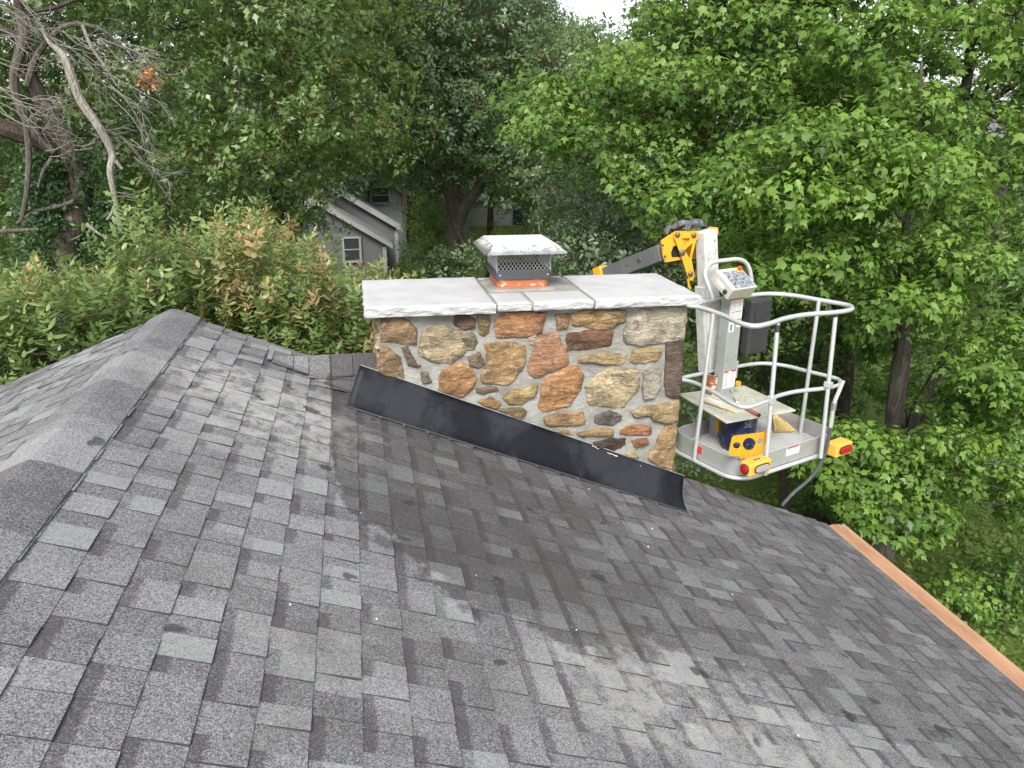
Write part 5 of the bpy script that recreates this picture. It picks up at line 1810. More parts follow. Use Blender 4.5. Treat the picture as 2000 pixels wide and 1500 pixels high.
for i, (px, d, poly, n, lab) in enumerate([(830, 33, [(790, 400), (860, 385), (865, 470), (840, 560), (790, 560)], 16, "leafy understory shrub right of the grey house"),
                                              (1030, 31, [(1000, 400), (1080, 380), (1090, 540), (930, 540), (940, 470)], 16, "understory shrub at the foot of the slim tree")]):
    b_ = np.array([at(px, 540, d)[0], d, 0.0])
    tr = [b_, b_ + [.05, 0, 1.2], b_ + [0, 0.02, 2.4]]
    lob = region_lobes(poly, d - 1.5, d + 1.5, n, .9, G(170 + i), 0.05)
    tree("understory_shrub", lab, "shrub", b_, tr, lob, "oak_far", "oak_leaf_bright", "bark_dark", 60, .06, updir=.4, tint0=.5, flat=.8, seed=175 + i, limb_r=.03, twigs=False)
gi = G(180); K = 9000
P_ = np.stack([gi.uniform(2.5, 22, K), 7 + 24 * gi.uniform(0, 1, K) ** 1.3, gi.uniform(0, .06, K)], 1)
P_ = P_[np.sin(P_[:, 0] * 1.3) + np.sin(P_[:, 1] * 1.1 + P_[:, 0] * .6) + gi.normal(0, .6, K) > -0.2]; K = len(P_)
v, t_, a1_, a2_ = scatter(TPL["ivy"], P_, np.tile([0, 0, 1.0], (K, 1)) + gi.normal(0, .3, (K, 3)), gi.uniform(.9, 2.0, K), np.clip(gi.normal(.45, .25, K), 0, 1), np.zeros(K), gi)
tag(tri_mesh("ground_cover", v, t_, M["grass_blade"], None, {"tint": a1_, "age": a2_}), "weedy ground cover spread over the shaded lawn at the right", "ground cover", kind="stuff")

# ---- photinia shrubs left of the chimney: coppery new growth
def photinia(px, d, poly, n, lab, warm_x, seed):
    b_ = np.array([at(px, 700, d)[0], d + .4, 0.0])
    topz = at(px, 560, d)[2]
    tr = [b_, b_ + [0, 0, topz * .4], b_ + [.1, 0, topz * .75], b_ + [0.05, 0, topz]]
    lob = region_lobes(poly, d - .55, d + .9, n, .42, G(seed), 0.0, .12)

    def warm(P, T, g):
        base = warm_x - 0.14 + 0.22 * np.sin(P[:, 0] * 3.1 + seed) * np.cos(P[:, 2] * 4.0)
        return np.clip(base + (T - .5) * 0.9 + g.normal(0, .24, len(P)), 0, 1)
    rt = tree("photinia_shrub", lab, "shrub", b_, tr, lob, "photinia", "photinia_leaf", "bark_grey", 108, 0.05, "coppery shrubs behind the ridge", updir=.75, tint0=.5, flat=.9, seed=seed + 1, warm=warm, limb_r=.016, scale=1.2)
    # upright leaders standing out of the top
    g = G(seed + 2)
    return rt


photinia(70, 7.2, [(-140, 640), (0, 590), (60, 560), (130, 580), (190, 640), (170, 720), (60, 800), (-140, 820)], 26, "green shrub at the left edge behind the roof slope", .30, 201)
photinia(170, 8.0, [(50, 560), (80, 530), (160, 540), (240, 620), (240, 700), (60, 680)], 16, "shrub with two leafy leaders in front of the oak trunk", .28, 205)
photinia(290, 8.2, [(230, 520), (260, 470), (300, 480), (340, 540), (390, 600), (330, 680), (240, 680)], 20, "tall green shrub behind the roof peak", .25, 209)
photinia(450, 8.6, [(370, 560), (400, 530), (470, 490), (520, 500), (560, 600), (540, 720), (380, 690)], 28, "shrub with pale copper shoots above the fading ridge line", .52, 213)
photinia(610, 8.4, [(540, 590), (560, 560), (640, 565), (700, 590), (760, 615), (770, 740), (560, 740)], 28, "coppery shrub beside the chimney shoulder", .50, 217)
photinia(700, 9.6, [(620, 580), (650, 545), (690, 560), (720, 545), (745, 570), (760, 600), (720, 640), (630, 630)], 13, "copper-tipped shrub in front of the grey house", .62, 221)
photinia(500, 10.4, [(430, 535), (480, 480), (500, 455), (520, 500), (620, 530), (640, 560), (560, 600), (440, 600)], 18, "tall coppery leaders rising below the yellow-green oak", .60, 225)
#TREES_END

# ================================================================== AERIAL LIFT
z2 = lambda x, y: (1120 + x / 2.419, 400 + y / 2.419)
z5 = lambda x, y: (1320 + x / 5.556, 700 + y / 5.556)
z6 = lambda x, y: (1130 + x / 5.405, 420 + y / 5.405)
zct = lambda x, y: (1380 + x / 7.5, 480 + y / 7.5)
BZT, BZB = CZ - 1.34, CZ - 2.52
BZM = BZT - 0.515 * (BZT - BZB)
UU = np.array([0.934, 0.357, 0]); VV = np.array([-0.357, 0.934, 0]); WW = np.array([0, 0, 1.0])
lift_base = at(500, 812, 13.2)
lift = empty("aerial_lift", (lift_base[0], lift_base[1], 0.0), "towable boom lift holding its aluminium work basket beside the chimney", "aerial lift")
TOP = [(540, 476), (600, 486), (700, 520), (790, 560), (860, 573), (930, 560), (1000, 537), (1100, 519), (1240, 508), (1306, 497), (1314, 486), (1290, 473), (1150, 448), (1050, 430), (950, 421), (870, 424), (800, 433), (720, 443), (640, 455), (560, 467)]
top = [atz(*z2(*q), BZT) for q in TOP]


def smooth_loop(pts, n=4):
    p = [np.asarray(a, float) for a in pts]
    m = len(p); out = []
    for i in range(m):
        a, b, c, d = p[i - 1], p[i], p[(i + 1) % m], p[(i + 2) % m]
        for k in range(n):
            t_ = k / n
            out.append(0.5 * ((2 * b) + (c - a) * t_ + (2 * a - 5 * b + 4 * c - d) * t_ * t_ + (3 * b - a - 3 * c + d) * t_ ** 3))
    return out


topl = smooth_loop(top)
MB().tube(topl, 0.0185, 10, closed=True).build("top_rail", M["rail_metal"], lift, smooth=True)
MB().tube([p * [1, 1, 0] + np.array([0, 0, BZM]) for p in topl], 0.0165, 10, closed=True).build("mid_rail", M["rail_metal"], lift, smooth=True)
# floor plan of the tray (rounded rectangle)
Fc = np.array([2.668, 4.742, 0]); LU, LV = 1.19, 0.77
cen = Fc + UU * LU / 2 + VV * LV / 2


def plan(hx, hy, r, z, n=8):
    return [cen * [1, 1, 0] + UU * x + VV * y + WW * z for x, y in rrect(hx, hy, r, n)]


MB().tube(plan(LU / 2, LV / 2, 0.17, BZB), 0.017, 8, closed=True).build("base_rail", M["rail_metal"], lift, smooth=True)
FL = BZB + 0.035
v_, f_ = loft([plan(LU / 2 - .018, LV / 2 - .018, .155, BZB + .012), plan(LU / 2 - .018, LV / 2 - .018, .155, FL + .118), plan(LU / 2 - .021, LV / 2 - .021, .152, FL + .118), plan(LU / 2 - .021, LV / 2 - .021, .152, BZB + .012)])
tray = MB().add(v_, f_).build("kick_tray", M["tray_metal"], lift, smooth=True)
MB().tube(plan(LU / 2 - .0195, LV / 2 - .0195, .1535, FL + .120), 0.0035, 6, closed=True).build("tray_rim", M["rail_metal"], tray, smooth=True)
# expanded-metal floor: raised diamond strands over a dark pan
poly = plan(LU / 2 - .022, LV / 2 - .022, .15, FL - .012)
MB().add(poly, [tuple(range(len(poly)))]).build("floor_pan", M["floor_metal"], lift)
mb = MB()
hx, hy = LU / 2 - .03, LV / 2 - .03


def clip_in(x, y):
    r = .14
    ax_, ay_ = abs(x), abs(y)
    if ax_ > hx or ay_ > hy: return False
    if ax_ > hx - r and ay_ > hy - r:
        return (ax_ - hx + r) ** 2 + (ay_ - hy + r) ** 2 < r * r
    return True


st = 0.026
k = -hx - hy
while k < hx + hy:
    for sg in (1, -1):
        run = []
        tt = -hy
        while tt <= hy:
            x = k + sg * tt * 0.55
            if clip_in(x, tt): run.append((x, tt))
            tt += 0.02
        if len(run) > 1:
            a, b = run[0], run[-1]
            pa = cen * [1, 1, 0] + UU * a[0] + VV * a[1] + WW * FL; pb = cen * [1, 1, 0] + UU * b[0] + VV * b[1] + WW * FL
            dd_ = pb - pa; ln = np.linalg.norm(dd_); dd_ = dd_ / ln
            mb.box((pa + pb) / 2, [dd_, np.cross(WW, dd_), WW], (ln / 2, 0.0042, 0.003))
    k += st
tag(mb.build("floor_grating", M["floor_metal"], lift), kind="stuff")


def post(a, b, r=0.0165, m="rail_metal"):
    return MB().tube([a, b], r, 10).build("post", M[m], lift, smooth=True)


def near_plan(p, z):
    """closest point on the base rail loop"""
    L = plan(LU / 2, LV / 2, .17, z)
    return min(L, key=lambda q: (q[0] - p[0]) ** 2 + (q[1] - p[1]) ** 2)


def post_px(t_, b_):
    a = atz(*z2(*t_), BZT - 0.01)
    b = atz(*z2(*b_), BZB + 0.012)
    return post(a, b)


post_px((661, 515), (570, 1203)); post_px((966, 552), (905, 1276)); post_px((1240, 512), (1168, 1196))
a = atz(*z2(1160, 452), BZT); post(a, np.array([a[0] - 0.02, a[1] - 0.03, BZB + 0.02]))
# black sleeve at the top of the gate post, clamps on the mid rail
a = atz(*z2(966, 552), BZT - 0.01); b = atz(*z2(905, 1276), BZB + 0.012)
MB().tube([a + (b - a) * 0.02, a + (b - a) * 0.065], 0.0195, 10).build("post_sleeve", M["black_plastic"], lift, smooth=True)
cj = a + (b - a) * 0.5
MB().box(cj, [UU, VV, WW], (0.024, 0.026, 0.03)).build("clamp", M["rail_metal"], lift, bevel=0.004)
a = atz(*z2(1240, 512), BZT - 0.01); b = atz(*z2(1168, 1196), BZB + 0.012)
MB().tube([a + (b - a) * 0.0, a + (b - a) * 0.025], 0.0195, 10).build("post_sleeve", M["black_plastic"], lift, smooth=True)
MB().box(a + (b - a) * 0.48, [UU, VV, WW], (0.024, 0.026, 0.022)).build("clamp", M["rail_metal"], lift, bevel=0.004)
# hydraulic hose and conduit hanging from the right corner
Yh = 5.0
hp = [at(*z2(*q), Yh) for q in [(1275, 830), (1255, 880), (1232, 940), (1215, 1050), (1195, 1150), (1165, 1230), (1110, 1300), (1040, 1360), (985, 1420)]]
MB().tube(spline(hp[:4], 4), 0.016, 8).build("conduit", M["rail_metal"], lift, smooth=True)
MB().tube(spline(hp[3:], 5), 0.0145, 8).build("hose", M["hose"], lift, smooth=True)
MB().tube([hp[2] + (hp[3] - hp[2]) * -0.05, hp[2] + (hp[3] - hp[2]) * 0.25], 0.021, 8).build("coupling", M["bare_aluminium"], lift, smooth=True)

# control column with decals
Yc = 5.50
cf = at(*z2(755, 640), Yc)                                 # middle of its front face
CW = 0.148; CD = 0.10
cb = cf * [1, 1, 0]
colz1 = at(*z2(755, 440), Yc)[2]
MB().box(cb + VV * CD / 2 + WW * ((colz1 + FL) / 2), [UU, VV, WW], (CW / 2, CD / 2, (colz1 - FL) / 2)).build("control_column", M["column_grey"], lift, bevel=0.008)


def on_col(u0, u1, zA_, zB_, mat, name="decal", lift_=0.0012, par=None):
    c_ = cb + UU * (u0 + u1) / 2 * CW - VV * lift_ + WW * (zA_ + zB_) / 2
    return MB().box(c_, [UU, VV, WW], (abs(u1 - u0) / 2 * CW, 0.0005, abs(zA_ - zB_) / 2)).build(name, M[mat], par or lift)


zc = lambda yy: at(*z2(755, yy), Yc)[2]
d1 = on_col(-0.47, 0.45, zc(446), zc(540), "decal_white")
on_col(-0.47, 0.45, zc(436), zc(450), "decal_orange", "decal_band", 0.0022, d1)
for yy in (505, 541):
    on_col(-0.40, 0.40, zc(yy - 2), zc(yy + 2), "decal_red" if yy == 505 else "decal_orange", "decal_band", 0.0022, d1)
for i in range(14):
    yy = 456 + i * 5.6
    if abs(yy - 505) < 5: continue
    on_col(-0.42, R2.uniform(-0.1, 0.05), zc(yy), zc(yy + 1.3), "decal_ink", "print_line", 0.0022, d1)
    on_col(0.07, R2.uniform(0.3, 0.41), zc(yy), zc(yy + 1.3), "decal_ink", "print_line", 0.0022, d1)
d2 = on_col(-0.47, -0.08, zc(552), zc(598), "decal_white"); on_col(0.12, 0.45, zc(548), zc(580), "decal_white")
on_col(-0.36, -0.2, zc(562), zc(592), "decal_ink", "pictogram", 0.0022, d2)
d3 = on_col(-0.47, 0.47, zc(785), zc(862), "decal_white")
for (u0, u1) in ((-0.45, -0.12), (0.1, 0.45)):
    on_col(u0, u1, zc(782), zc(790), "decal_red", "decal_band", 0.0022, d3)
for i in range(11):
    yy = 797 + i * 5.6
    for (u0, u1) in ((-0.42, -0.05), (0.05, 0.42)):
        on_col(u0, u1 - R2.uniform(0, 0.1), zc(yy), zc(yy + 1.3), "decal_ink", "print_line", 0.0022, d3)
for (u_, yy) in ((-0.05, 725), (0.1, 728), (0.3, 715), (0.33, 716), (-0.12, 740)):
    c_ = cb + UU * u_ * CW + WW * zc(yy)
    MB().lathe(c_, [(0.0001, 0.0012), (0.0035, 0.001)], 8, axis=[UU, WW, -VV]).build("bolt_hole", M["rubber_black"], lift)
# bracket on the column's right side
MB().box(cb + UU * (CW / 2 + 0.02) + VV * 0.05 + WW * zc(790), [UU, VV, WW], (0.018, 0.035, 0.075)).build("side_bracket", M["rail_metal"], lift, bevel=0.005)
# console: tilted box
cc = at(*z2(757, 370), Yc - 0.04)
tl = math.radians(33)
cn = -VV * math.sin(tl) + WW * math.cos(tl)                # its top faces up and towards the camera
cu_ = np.cross(UU, cn) * -1
cu_ = np.cross(cn, UU)
HXc, HYc, HZc = 0.135, 0.115, 0.052
con = MB().box(cc, [UU, cu_, cn], (HXc, HYc, HZc)).build("control_console", M["console_paint"], lift, bevel=0.007)
MB().box(cc + cn * (HZc + 0.0008) - cu_ * 0.012 + UU * 0.012, [UU, cu_, cn], (HXc * .80, HYc * .80, 0.0012)).build("control_panel", M["control_panel"], con)
kb = cc + cn * (HZc + 0.003) + UU * HXc * .62 + cu_ * HYc * .70
MB().box(kb, [UU, cu_, cn], (0.026, 0.022, 0.002)).build("stop_plate", M["yellow_tag"], con)
MB().lathe(kb, [(0.009, 0.0), (0.009, 0.012), (0.019, 0.016), (0.020, 0.026), (0.016, 0.031), (0.0001, 0.032)], 16, axis=[UU, cu_, cn]).build("stop_button", M["red_knob"], con, smooth=True)
MB().lathe(cc - UU * (HXc) + cu_ * -0.065 - cn * 0.012, [(0.018, 0.0), (0.018, 0.012), (0.014, 0.017), (0.0001, 0.018)], 14, axis=[cu_, cn, -UU]).build("plug", M["rubber_black"], con, smooth=True)
MB().box(cc - UU * (HXc + 0.001) + cu_ * 0.01 - cn * 0.002, [cu_, cn, UU], (0.045, 0.014, 0.0008)).build("name_plate", M["decal_white"], con)
for i in range(4):
    for j in range(3):
        MB().lathe(cc + cn * (HZc + 0.002) + UU * (-0.075 + i * 0.043) + cu_ * (-0.06 + j * 0.04), [(0.006, 0), (0.005, 0.006), (0.0025, 0.014), (0.0001, 0.0145)], 8, axis=[UU, cu_, cn]).build("toggle", M["bare_aluminium"] if (i + j) % 2 else M["black_plastic"], con, smooth=True)
# guard loop round the console
gp = [at(*z2(*q), Yc + dy) for q, dy in [((657, 440), -0.02), ((640, 390), -0.02), ((622, 335), 0.0), ((632, 292), 0.02), ((665, 270), 0.04), ((720, 262), 0.06), ((775, 257), 0.08), ((812, 272), 0.1), ((832, 305), 0.1), ((842, 360), 0.1)]]
MB().tube(spline(gp, 4), 0.017, 10).build("guard_loop", M["rail_metal"], lift, smooth=True)
# black document box on the far side rail
bc = at(*z2(862, 572), 5.72)
bx = MB().box(bc, [UU, VV, WW], (0.125, 0.045, 0.235)).build("document_box", M["black_plastic"], lift, bevel=0.02)
MB().box(bc + WW * 0.10 - VV * 0.047, [UU, VV, WW], (0.075, 0.003, 0.035)).build("box_emblem", M["black_plastic"], bx, bevel=0.003)

# jib mast behind the column
Ym = 5.74
ma, mbt = at(*z2(627, 120), Ym), at(*z2(652, 775), Ym)
md_ = (mbt - ma); mlen = np.linalg.norm(md_); md_ /= mlen
mu = np.cross(md_, VV); mu /= np.linalg.norm(mu)
mu = mu if mu @ UU > 0 else -mu
mv = np.cross(md_, mu)
MB().box((ma + mbt) / 2, [mu, mv, md_], (0.072, 0.055, mlen / 2)).build("jib_mast", M["lift_white"], lift, bevel=0.012)
MB().box((ma + mbt) / 2 - mu * 0.092 + md_ * 0.22, [mu, mv, md_], (0.016, 0.045, mlen / 2 - 0.22)).build("jib_channel", M["lift_white"], lift, bevel=0.004)
MB().box(ma + md_ * 0.02 + mu * 0.076, [mu, mv, md_], (0.012, 0.05, 0.03)).build("mast_cap", M["lift_yellow"], lift, bevel=0.008)
dz_ = MB().box(ma + md_ * 0.075 + mu * 0.03 - VV * 0.0, [mu, mv, md_], (0.016, 0.0565, 0.033)).build("decal", M["decal_white"], lift)
MB().box(ma + md_ * 0.085 + mu * 0.032, [mu, mv, md_], (0.009, 0.0572, 0.010)).build("pictogram", M["decal_ink"], dz_)
MB().box(ma + md_ * 0.048 + mu * 0.03, [mu, mv, md_], (0.015, 0.0572, 0.0025)).build("decal_band", M["decal_orange"], dz_)
for i in range(46):
    pz_ = 0.15 + 0.16 * abs(R2.gauss(0.45, 0.35)); px_ = R2.uniform(-0.062, 0.05)
    c_ = ma + md_ * pz_ + mu * px_ + (mv if mv @ VV < 0 else -mv) * 0.055
    r_ = R2.uniform(0.0015, 0.0042)
    mvn = (mv if mv @ VV < 0 else -mv)
    MB().lathe(c_, [(0.0001, 0.001), (r_, 0.0004)], 6, axis=[mu, md_, mvn]).build("rust_spot", M["pin_metal"], lift)
# yellow knuckle plates
Yk = Ym - 0.01


def plate(pts, y0, thick, mat, name, holes=()):
    P = [at(*z6(*q), y0) for q in pts]
    n_ = len(P)
    me = bpy.data.meshes.new(name)
    bm = bmesh.new()
    ov = [bm.verts.new(tuple(p)) for p in P]
    es = [bm.edges.new((ov[i], ov[(i + 1) % n_])) for i in range(n_)]
    for h_ in holes:
        hv = [bm.verts.new(tuple(at(*z6(*q), y0))) for q in h_]
        es += [bm.edges.new((hv[i], hv[(i + 1) % len(hv)])) for i in range(len(hv))]
    bmesh.ops.triangle_fill(bm, use_beauty=True, use_dissolve=False, edges=es)
    r_ = bmesh.ops.extrude_face_region(bm, geom=bm.faces[:])
    bmesh.ops.translate(bm, verts=[v for v in r_["geom"] if isinstance(v, bmesh.types.BMVert)], vec=(0, thick, 0))
    bmesh.ops.recalc_face_normals(bm, faces=bm.faces)
    c_ = np.mean(P, axis=0)
    bmesh.ops.translate(bm, verts=bm.verts, vec=tuple(-c_))
    bm.to_mesh(me); bm.free()
    me.materials.append(mat)
    o_ = bpy.data.objects.new(name, me); link(o_)
    o_.parent = lift
    o_.location = tuple(c_ - world_loc(lift))
    return o_


def circ(cx, cy, rx, ry, n=14): return [(cx + rx * math.cos(2 * math.pi * k / n), cy + ry * math.sin(2 * math.pi * k / n)) for k in range(n)]


plate([(870, 270), (1030, 170), (1255, 168), (1270, 200), (1255, 260), (1000, 330), (975, 400), (985, 450), (1085, 445), (1090, 470), (910, 500), (890, 430)], Yk, 0.012, M["lift_yellow"], "knuckle_plate")
plate([(1010, 200), (1040, 172), (1090, 172), (1210, 175), (1262, 190), (1262, 250), (1245, 260), (1190, 460), (1225, 640), (1205, 690), (1180, 690), (1150, 640), (1085, 440), (1010, 235)], Yk - 0.03, 0.012, M["lift_yellow"], "link_plate",
      holes=[[(1090, 245), (1175, 243), (1170, 270), (1125, 315)], [(1195, 300), (1205, 300), (1175, 465), (1120, 370)], ])
plate([(870, 270), (1030, 170), (1255, 168), (1270, 200), (1255, 460), (985, 470), (910, 500), (890, 430)], Yk + 0.15, 0.012, M["lift_yellow"], "knuckle_plate")
plate([(985, 300), (1060, 300), (1075, 450), (990, 455)], Yk + 0.05, 0.06, M["rubber_black"], "knuckle_roller")
plate([(1150, 680), (1165, 668), (1172, 690), (1168, 720), (1190, 770), (1180, 785), (1158, 760)], Yk - 0.02, 0.01, M["lift_yellow"], "lower_lug")
for (q, r_) in (((1043, 207), 0.021), ((1215, 212), 0.021), ((1092, 395), 0.026), ((885, 318), 0.010), ((912, 437), 0.010), ((1180, 620), 0.022)):
    c_ = at(*z6(*q), Yk - 0.03)
    MB().lathe(c_, [(r_, 0), (r_ * 0.95, 0.012), (r_ * 0.5, 0.018), (0.0001, 0.019)], 14, axis=[(1, 0, 0), (0, 0, 1), (0, -1, 0)]).build("pivot_pin", M["pin_metal"], lift, smooth=True)
# telescoping boom running down behind the chimney to the turret
b0, b1 = at(*z6(905, 395), Yk + 0.085), at(*z6(250, 655), Yk + 0.85)
bd = b1 - b0; bl = np.linalg.norm(bd); bd /= bl
bu = np.cross(bd, WW); bu /= np.linalg.norm(bu); bw = np.cross(bu, bd)
fly_end = b0 + bd * (bl + 0.6)
MB().box((b0 + fly_end) / 2, [bd, bu, bw], (np.linalg.norm(fly_end - b0) / 2, 0.055, 0.068)).build("fly_boom", M["lift_grey"], lift, bevel=0.008)
for q, r_ in (((708, 465), 0.024), ((575, 522), 0.008), ((600, 518), 0.008)):
    c_ = at(*z6(*q), b0[1] + (b1[1] - b0[1]) * (905 - q[0]) / 655)
    fr_ = bu if bu[1] < 0 else -bu
    c_ = c_ + fr_ * (0.056 - (c_ - b0 - bd * ((c_ - b0) @ bd)) @ fr_)
    MB().lathe(c_, [(r_, 0), (r_ * .9, .006), (r_ * .4, .008), (0.0001, .0082)], 12, axis=[bd, bw, fr_]).build("boss", M["pin_metal"], lift, smooth=True)
tur = np.array([lift_base[0], lift_base[1], 1.55])
s1 = b0 + bd * (bl - 0.05)
d1_ = tur - s1; l1 = np.linalg.norm(d1_); d1_ /= l1
bu1 = np.cross(d1_, WW); bu1 /= np.linalg.norm(bu1); bw1 = np.cross(bu1, d1_)
MB().box(s1 + d1_ * (l1 / 2 + 0.12), [d1_, bu1, bw1], (l1 / 2 - 0.12, 0.085, 0.105)).build("main_boom", M["lift_grey"], lift, bevel=0.01)
MB().box(s1 + bd * 0.02, [bd, bu, bw], (0.06, 0.075, 0.088)).build("boom_collar", M["lift_yellow"], lift, bevel=0.01)
MB().box(tur - WW * 0.55, [UU, VV, WW], (0.3, 0.3, 0.6)).build("turret", M["lift_yellow"], lift, bevel=0.04)
MB().box(tur * [1, 1, 0] + WW * 0.55, [UU, VV, WW], (1.5, 0.5, 0.16)).build("chassis", M["lift_grey"], lift, bevel=0.03)
for sx_ in (-1, 1):
    for sy_ in (-1, 1):
        p_ = tur * [1, 1, 0] + UU * 1.2 * sx_ + VV * 1.3 * sy_
        MB().tube([tur * [1, 1, 0] + UU * 0.6 * sx_ + VV * 0.4 * sy_ + WW * .6, p_ + WW * .5, p_ + WW * 0.03], 0.06, 8).build("outrigger", M["lift_grey"], lift, smooth=True)
    wc = tur * [1, 1, 0] + VV * 0.65 * sx_ + WW * 0.36
    MB().lathe(wc, [(0.2, -0.1), (0.33, -0.1), (0.36, -0.05), (0.36, 0.05), (0.33, 0.1), (0.2, 0.1)], 24, axis=[UU, WW, -VV]).build("tyre", M["rubber_black"], lift, smooth=True)
    MB().lathe(wc, [(0.0001, -0.06), (0.2, -0.09), (0.2, 0.09), (0.0001, 0.06)], 20, axis=[UU, WW, -VV]).build("wheel_rim", M["lift_white"], lift, smooth=True)

# tail-light boxes on the basket
def light_box(c, ax, size, label_lens):
    hb_ = MB().box(c, ax, size).build("light_housing", M["lift_yellow_worn"], lift, bevel=0.012)
    return hb_


e5 = lambda x, y, Y: at(*z5(x, y), Y)
# front one: red round lens on its end, clear lens on its face
lf = e5(865, 1165, 4.70)
au = UU; av = VV
hb1 = light_box(lf, [au, av, WW], (0.114, 0.050, 0.050), None)
fc_ = lf - av * 0.051 + au * 0.010
ov = [(0.080 * math.copysign(abs(math.cos(a_)) ** 0.6, math.cos(a_)), 0.034 * math.copysign(abs(math.sin(a_)) ** 0.7, math.sin(a_))) for a_ in [2 * math.pi * k / 24 for k in range(24)]]
MB().prism([fc_ + au * x + WW * z for x, z in ov], -av * 0.004).build("lens_bezel", M["rubber_black"], hb1)
MB().prism([fc_ - av * 0.003 + au * x * .88 + WW * z * .78 for x, z in ov], -av * 0.008).build("clear_lens", M["glass_dirty"], hb1, bevel=0.003)
ec = lf - au * 0.115
MB().lathe(ec, [(0.040, 0.0), (0.040, 0.004), (0.034, 0.005)], 18, axis=[av, WW, -au]).build("lens_bezel", M["rubber_black"], hb1, smooth=True)
MB().lathe(ec, [(0.034, 0.003), (0.030, 0.012), (0.018, 0.018), (0.0001, 0.019)], 18, axis=[av, WW, -au]).build("red_lens", M["red_lens"], hb1, smooth=True)
for dx in (-0.02, 0.005, 0.03):
    MB().lathe(lf + au * dx + WW * 0.050, [(0.009, 0), (0.009, 0.004), (0.0001, 0.005)], 8).build("bolt", M["pin_metal"], hb1)
# right one: long red lens
lr = e5(1765, 965, 5.02)
hb2 = light_box(lr, [au, av, WW], (0.100, 0.055, 0.054), None)
fc_ = lr - av * 0.056 + au * 0.010
MB().prism([fc_ + au * x * .96 + WW * z for x, z in ov], -av * 0.004).build("lens_bezel", M["rubber_black"], hb2)
MB().prism([fc_ - av * 0.003 + au * x * .88 + WW * z * .84 for x, z in ov], -av * 0.012).build("red_lens", M["red_lens"], hb2, bevel=0.004)
# yellow perforated step plate standing on the tray corner
Yp = 4.74
PT = [(575, 1035), (615, 860), (640, 842), (975, 798), (998, 815), (940, 1030), (925, 1045), (700, 1095), (690, 1060), (590, 1050)]
P = [e5(x, y, Yp + (x - 575) * 0.00036) for x, y in PT]
bm = bmesh.new()
es = []
for loop in [PT, circ(663, 945, 43, 36), circ(797, 930, 72, 70), circ(915, 905, 36, 36)]:
    vv = [bm.verts.new(tuple(e5(x, y, Yp + (x - 575) * 0.00036))) for x, y in loop]
    es += [bm.edges.new((vv[i], vv[(i + 1) % len(vv)])) for i in range(len(vv))]
bmesh.ops.triangle_fill(bm, use_beauty=True, use_dissolve=False, edges=es)
r_ = bmesh.ops.extrude_face_region(bm, geom=bm.faces[:])
bmesh.ops.translate(bm, verts=[v for v in r_["geom"] if isinstance(v, bmesh.types.BMVert)], vec=tuple(VV * 0.006))
bmesh.ops.recalc_face_normals(bm, faces=bm.faces)
me = bpy.data.meshes.new("perforated_plate"); c_ = np.mean(P, axis=0)
bmesh.ops.translate(bm, verts=bm.verts, vec=tuple(-c_)); bm.to_mesh(me); bm.free(); me.materials.append(M["lift_yellow"])
o_ = bpy.data.objects.new("perforated_plate", me); link(o_); o_.parent = lift; o_.location = tuple(c_ - world_loc(lift))
# red paint scuff and a decal on the tray
MB().box(Fc + VV * 0.43 - UU * 0.0015 + UU * 0.019 + WW * (FL + 0.06), [VV, UU, WW], (0.035, 0.0006, 0.03)).build("paint_scuff", M["decal_red"], tray)
sd_ = MB().box(Fc + UU * 0.62 + VV * 0.0165 + WW * (FL + 0.075), [UU, VV, WW], (0.078, 0.0006, 0.036)).build("decal", M["decal_white"], tray)
MB().box(Fc + UU * 0.62 + VV * 0.0155 + WW * (FL + 0.105), [UU, VV, WW], (0.070, 0.0006, 0.006)).build("decal_band", M["decal_red"], sd_)
MB().box(cb - VV * 0.02 + UU * (-0.09) + WW * (FL + 0.13), [UU, VV, WW], (0.02, 0.02, 0.05)).build("pivot_lug", M["lift_yellow"], lift, bevel=0.006)
MB().box(cb - VV * 0.02 + UU * (0.092) + WW * (FL + 0.46), [UU, VV, WW], (0.015, 0.02, 0.02)).build("latch", M["lift_yellow"], lift, bevel=0.006)

# ---- things carried in the basket
bkb = atz(*z5(660, 955), FL + 0.004); BR = 0.138
bk = empty("bucket", (bkb[0], bkb[1], FL), "mortar-smeared dark blue plastic bucket under the board in the basket", "bucket")
bzt_ = FL + 0.335
MB().lathe((bkb[0], bkb[1], FL + 0.004), [(0.0001, 0.0), (BR * .94, 0.0), (BR * .96, 0.02), (BR, 0.30), (BR + 0.008, 0.302), (BR + 0.008, 0.331), (BR - 0.003, 0.331), (BR - 0.003, 0.30), (BR * .93, 0.02), (0.0001, 0.012)], 36).build("bucket_body", M["bucket_blue"], bk, smooth=True)
MB().lathe((bkb[0], bkb[1], FL + 0.05), [(BR * .965, 0.0), (BR + 0.008, 0.006), (BR + 0.008, 0.02), (BR * .97, 0.026)], 36).build("bucket_rib", M["bucket_blue"], bk, smooth=True)


def curved_text(txt, center_ang, z, size, r, parent, mat, name):
    cu = bpy.data.curves.new(name, 'FONT'); cu.body = txt; cu.size = size; cu.align_x = 'CENTER'; cu.extrude = 0.0004
    to = bpy.data.objects.new(name, cu); link(to)
    bpy.context.view_layer.update()
    me = bpy.data.meshes.new_from_object(to.evaluated_get(bpy.context.evaluated_depsgraph_get()))
    bpy.data.objects.remove(to)
    vs = []
    for v in me.vertices:
        a_ = center_ang + v.co.x / r
        rr = r + 0.0018 + v.co.z
        vs.append((bkb[0] + rr * math.cos(a_), bkb[1] + rr * math.sin(a_), z + v.co.y))
    fs_ = [tuple(p.vertices) for p in me.polygons]
    return obj(name, vs, fs_, mat, parent)


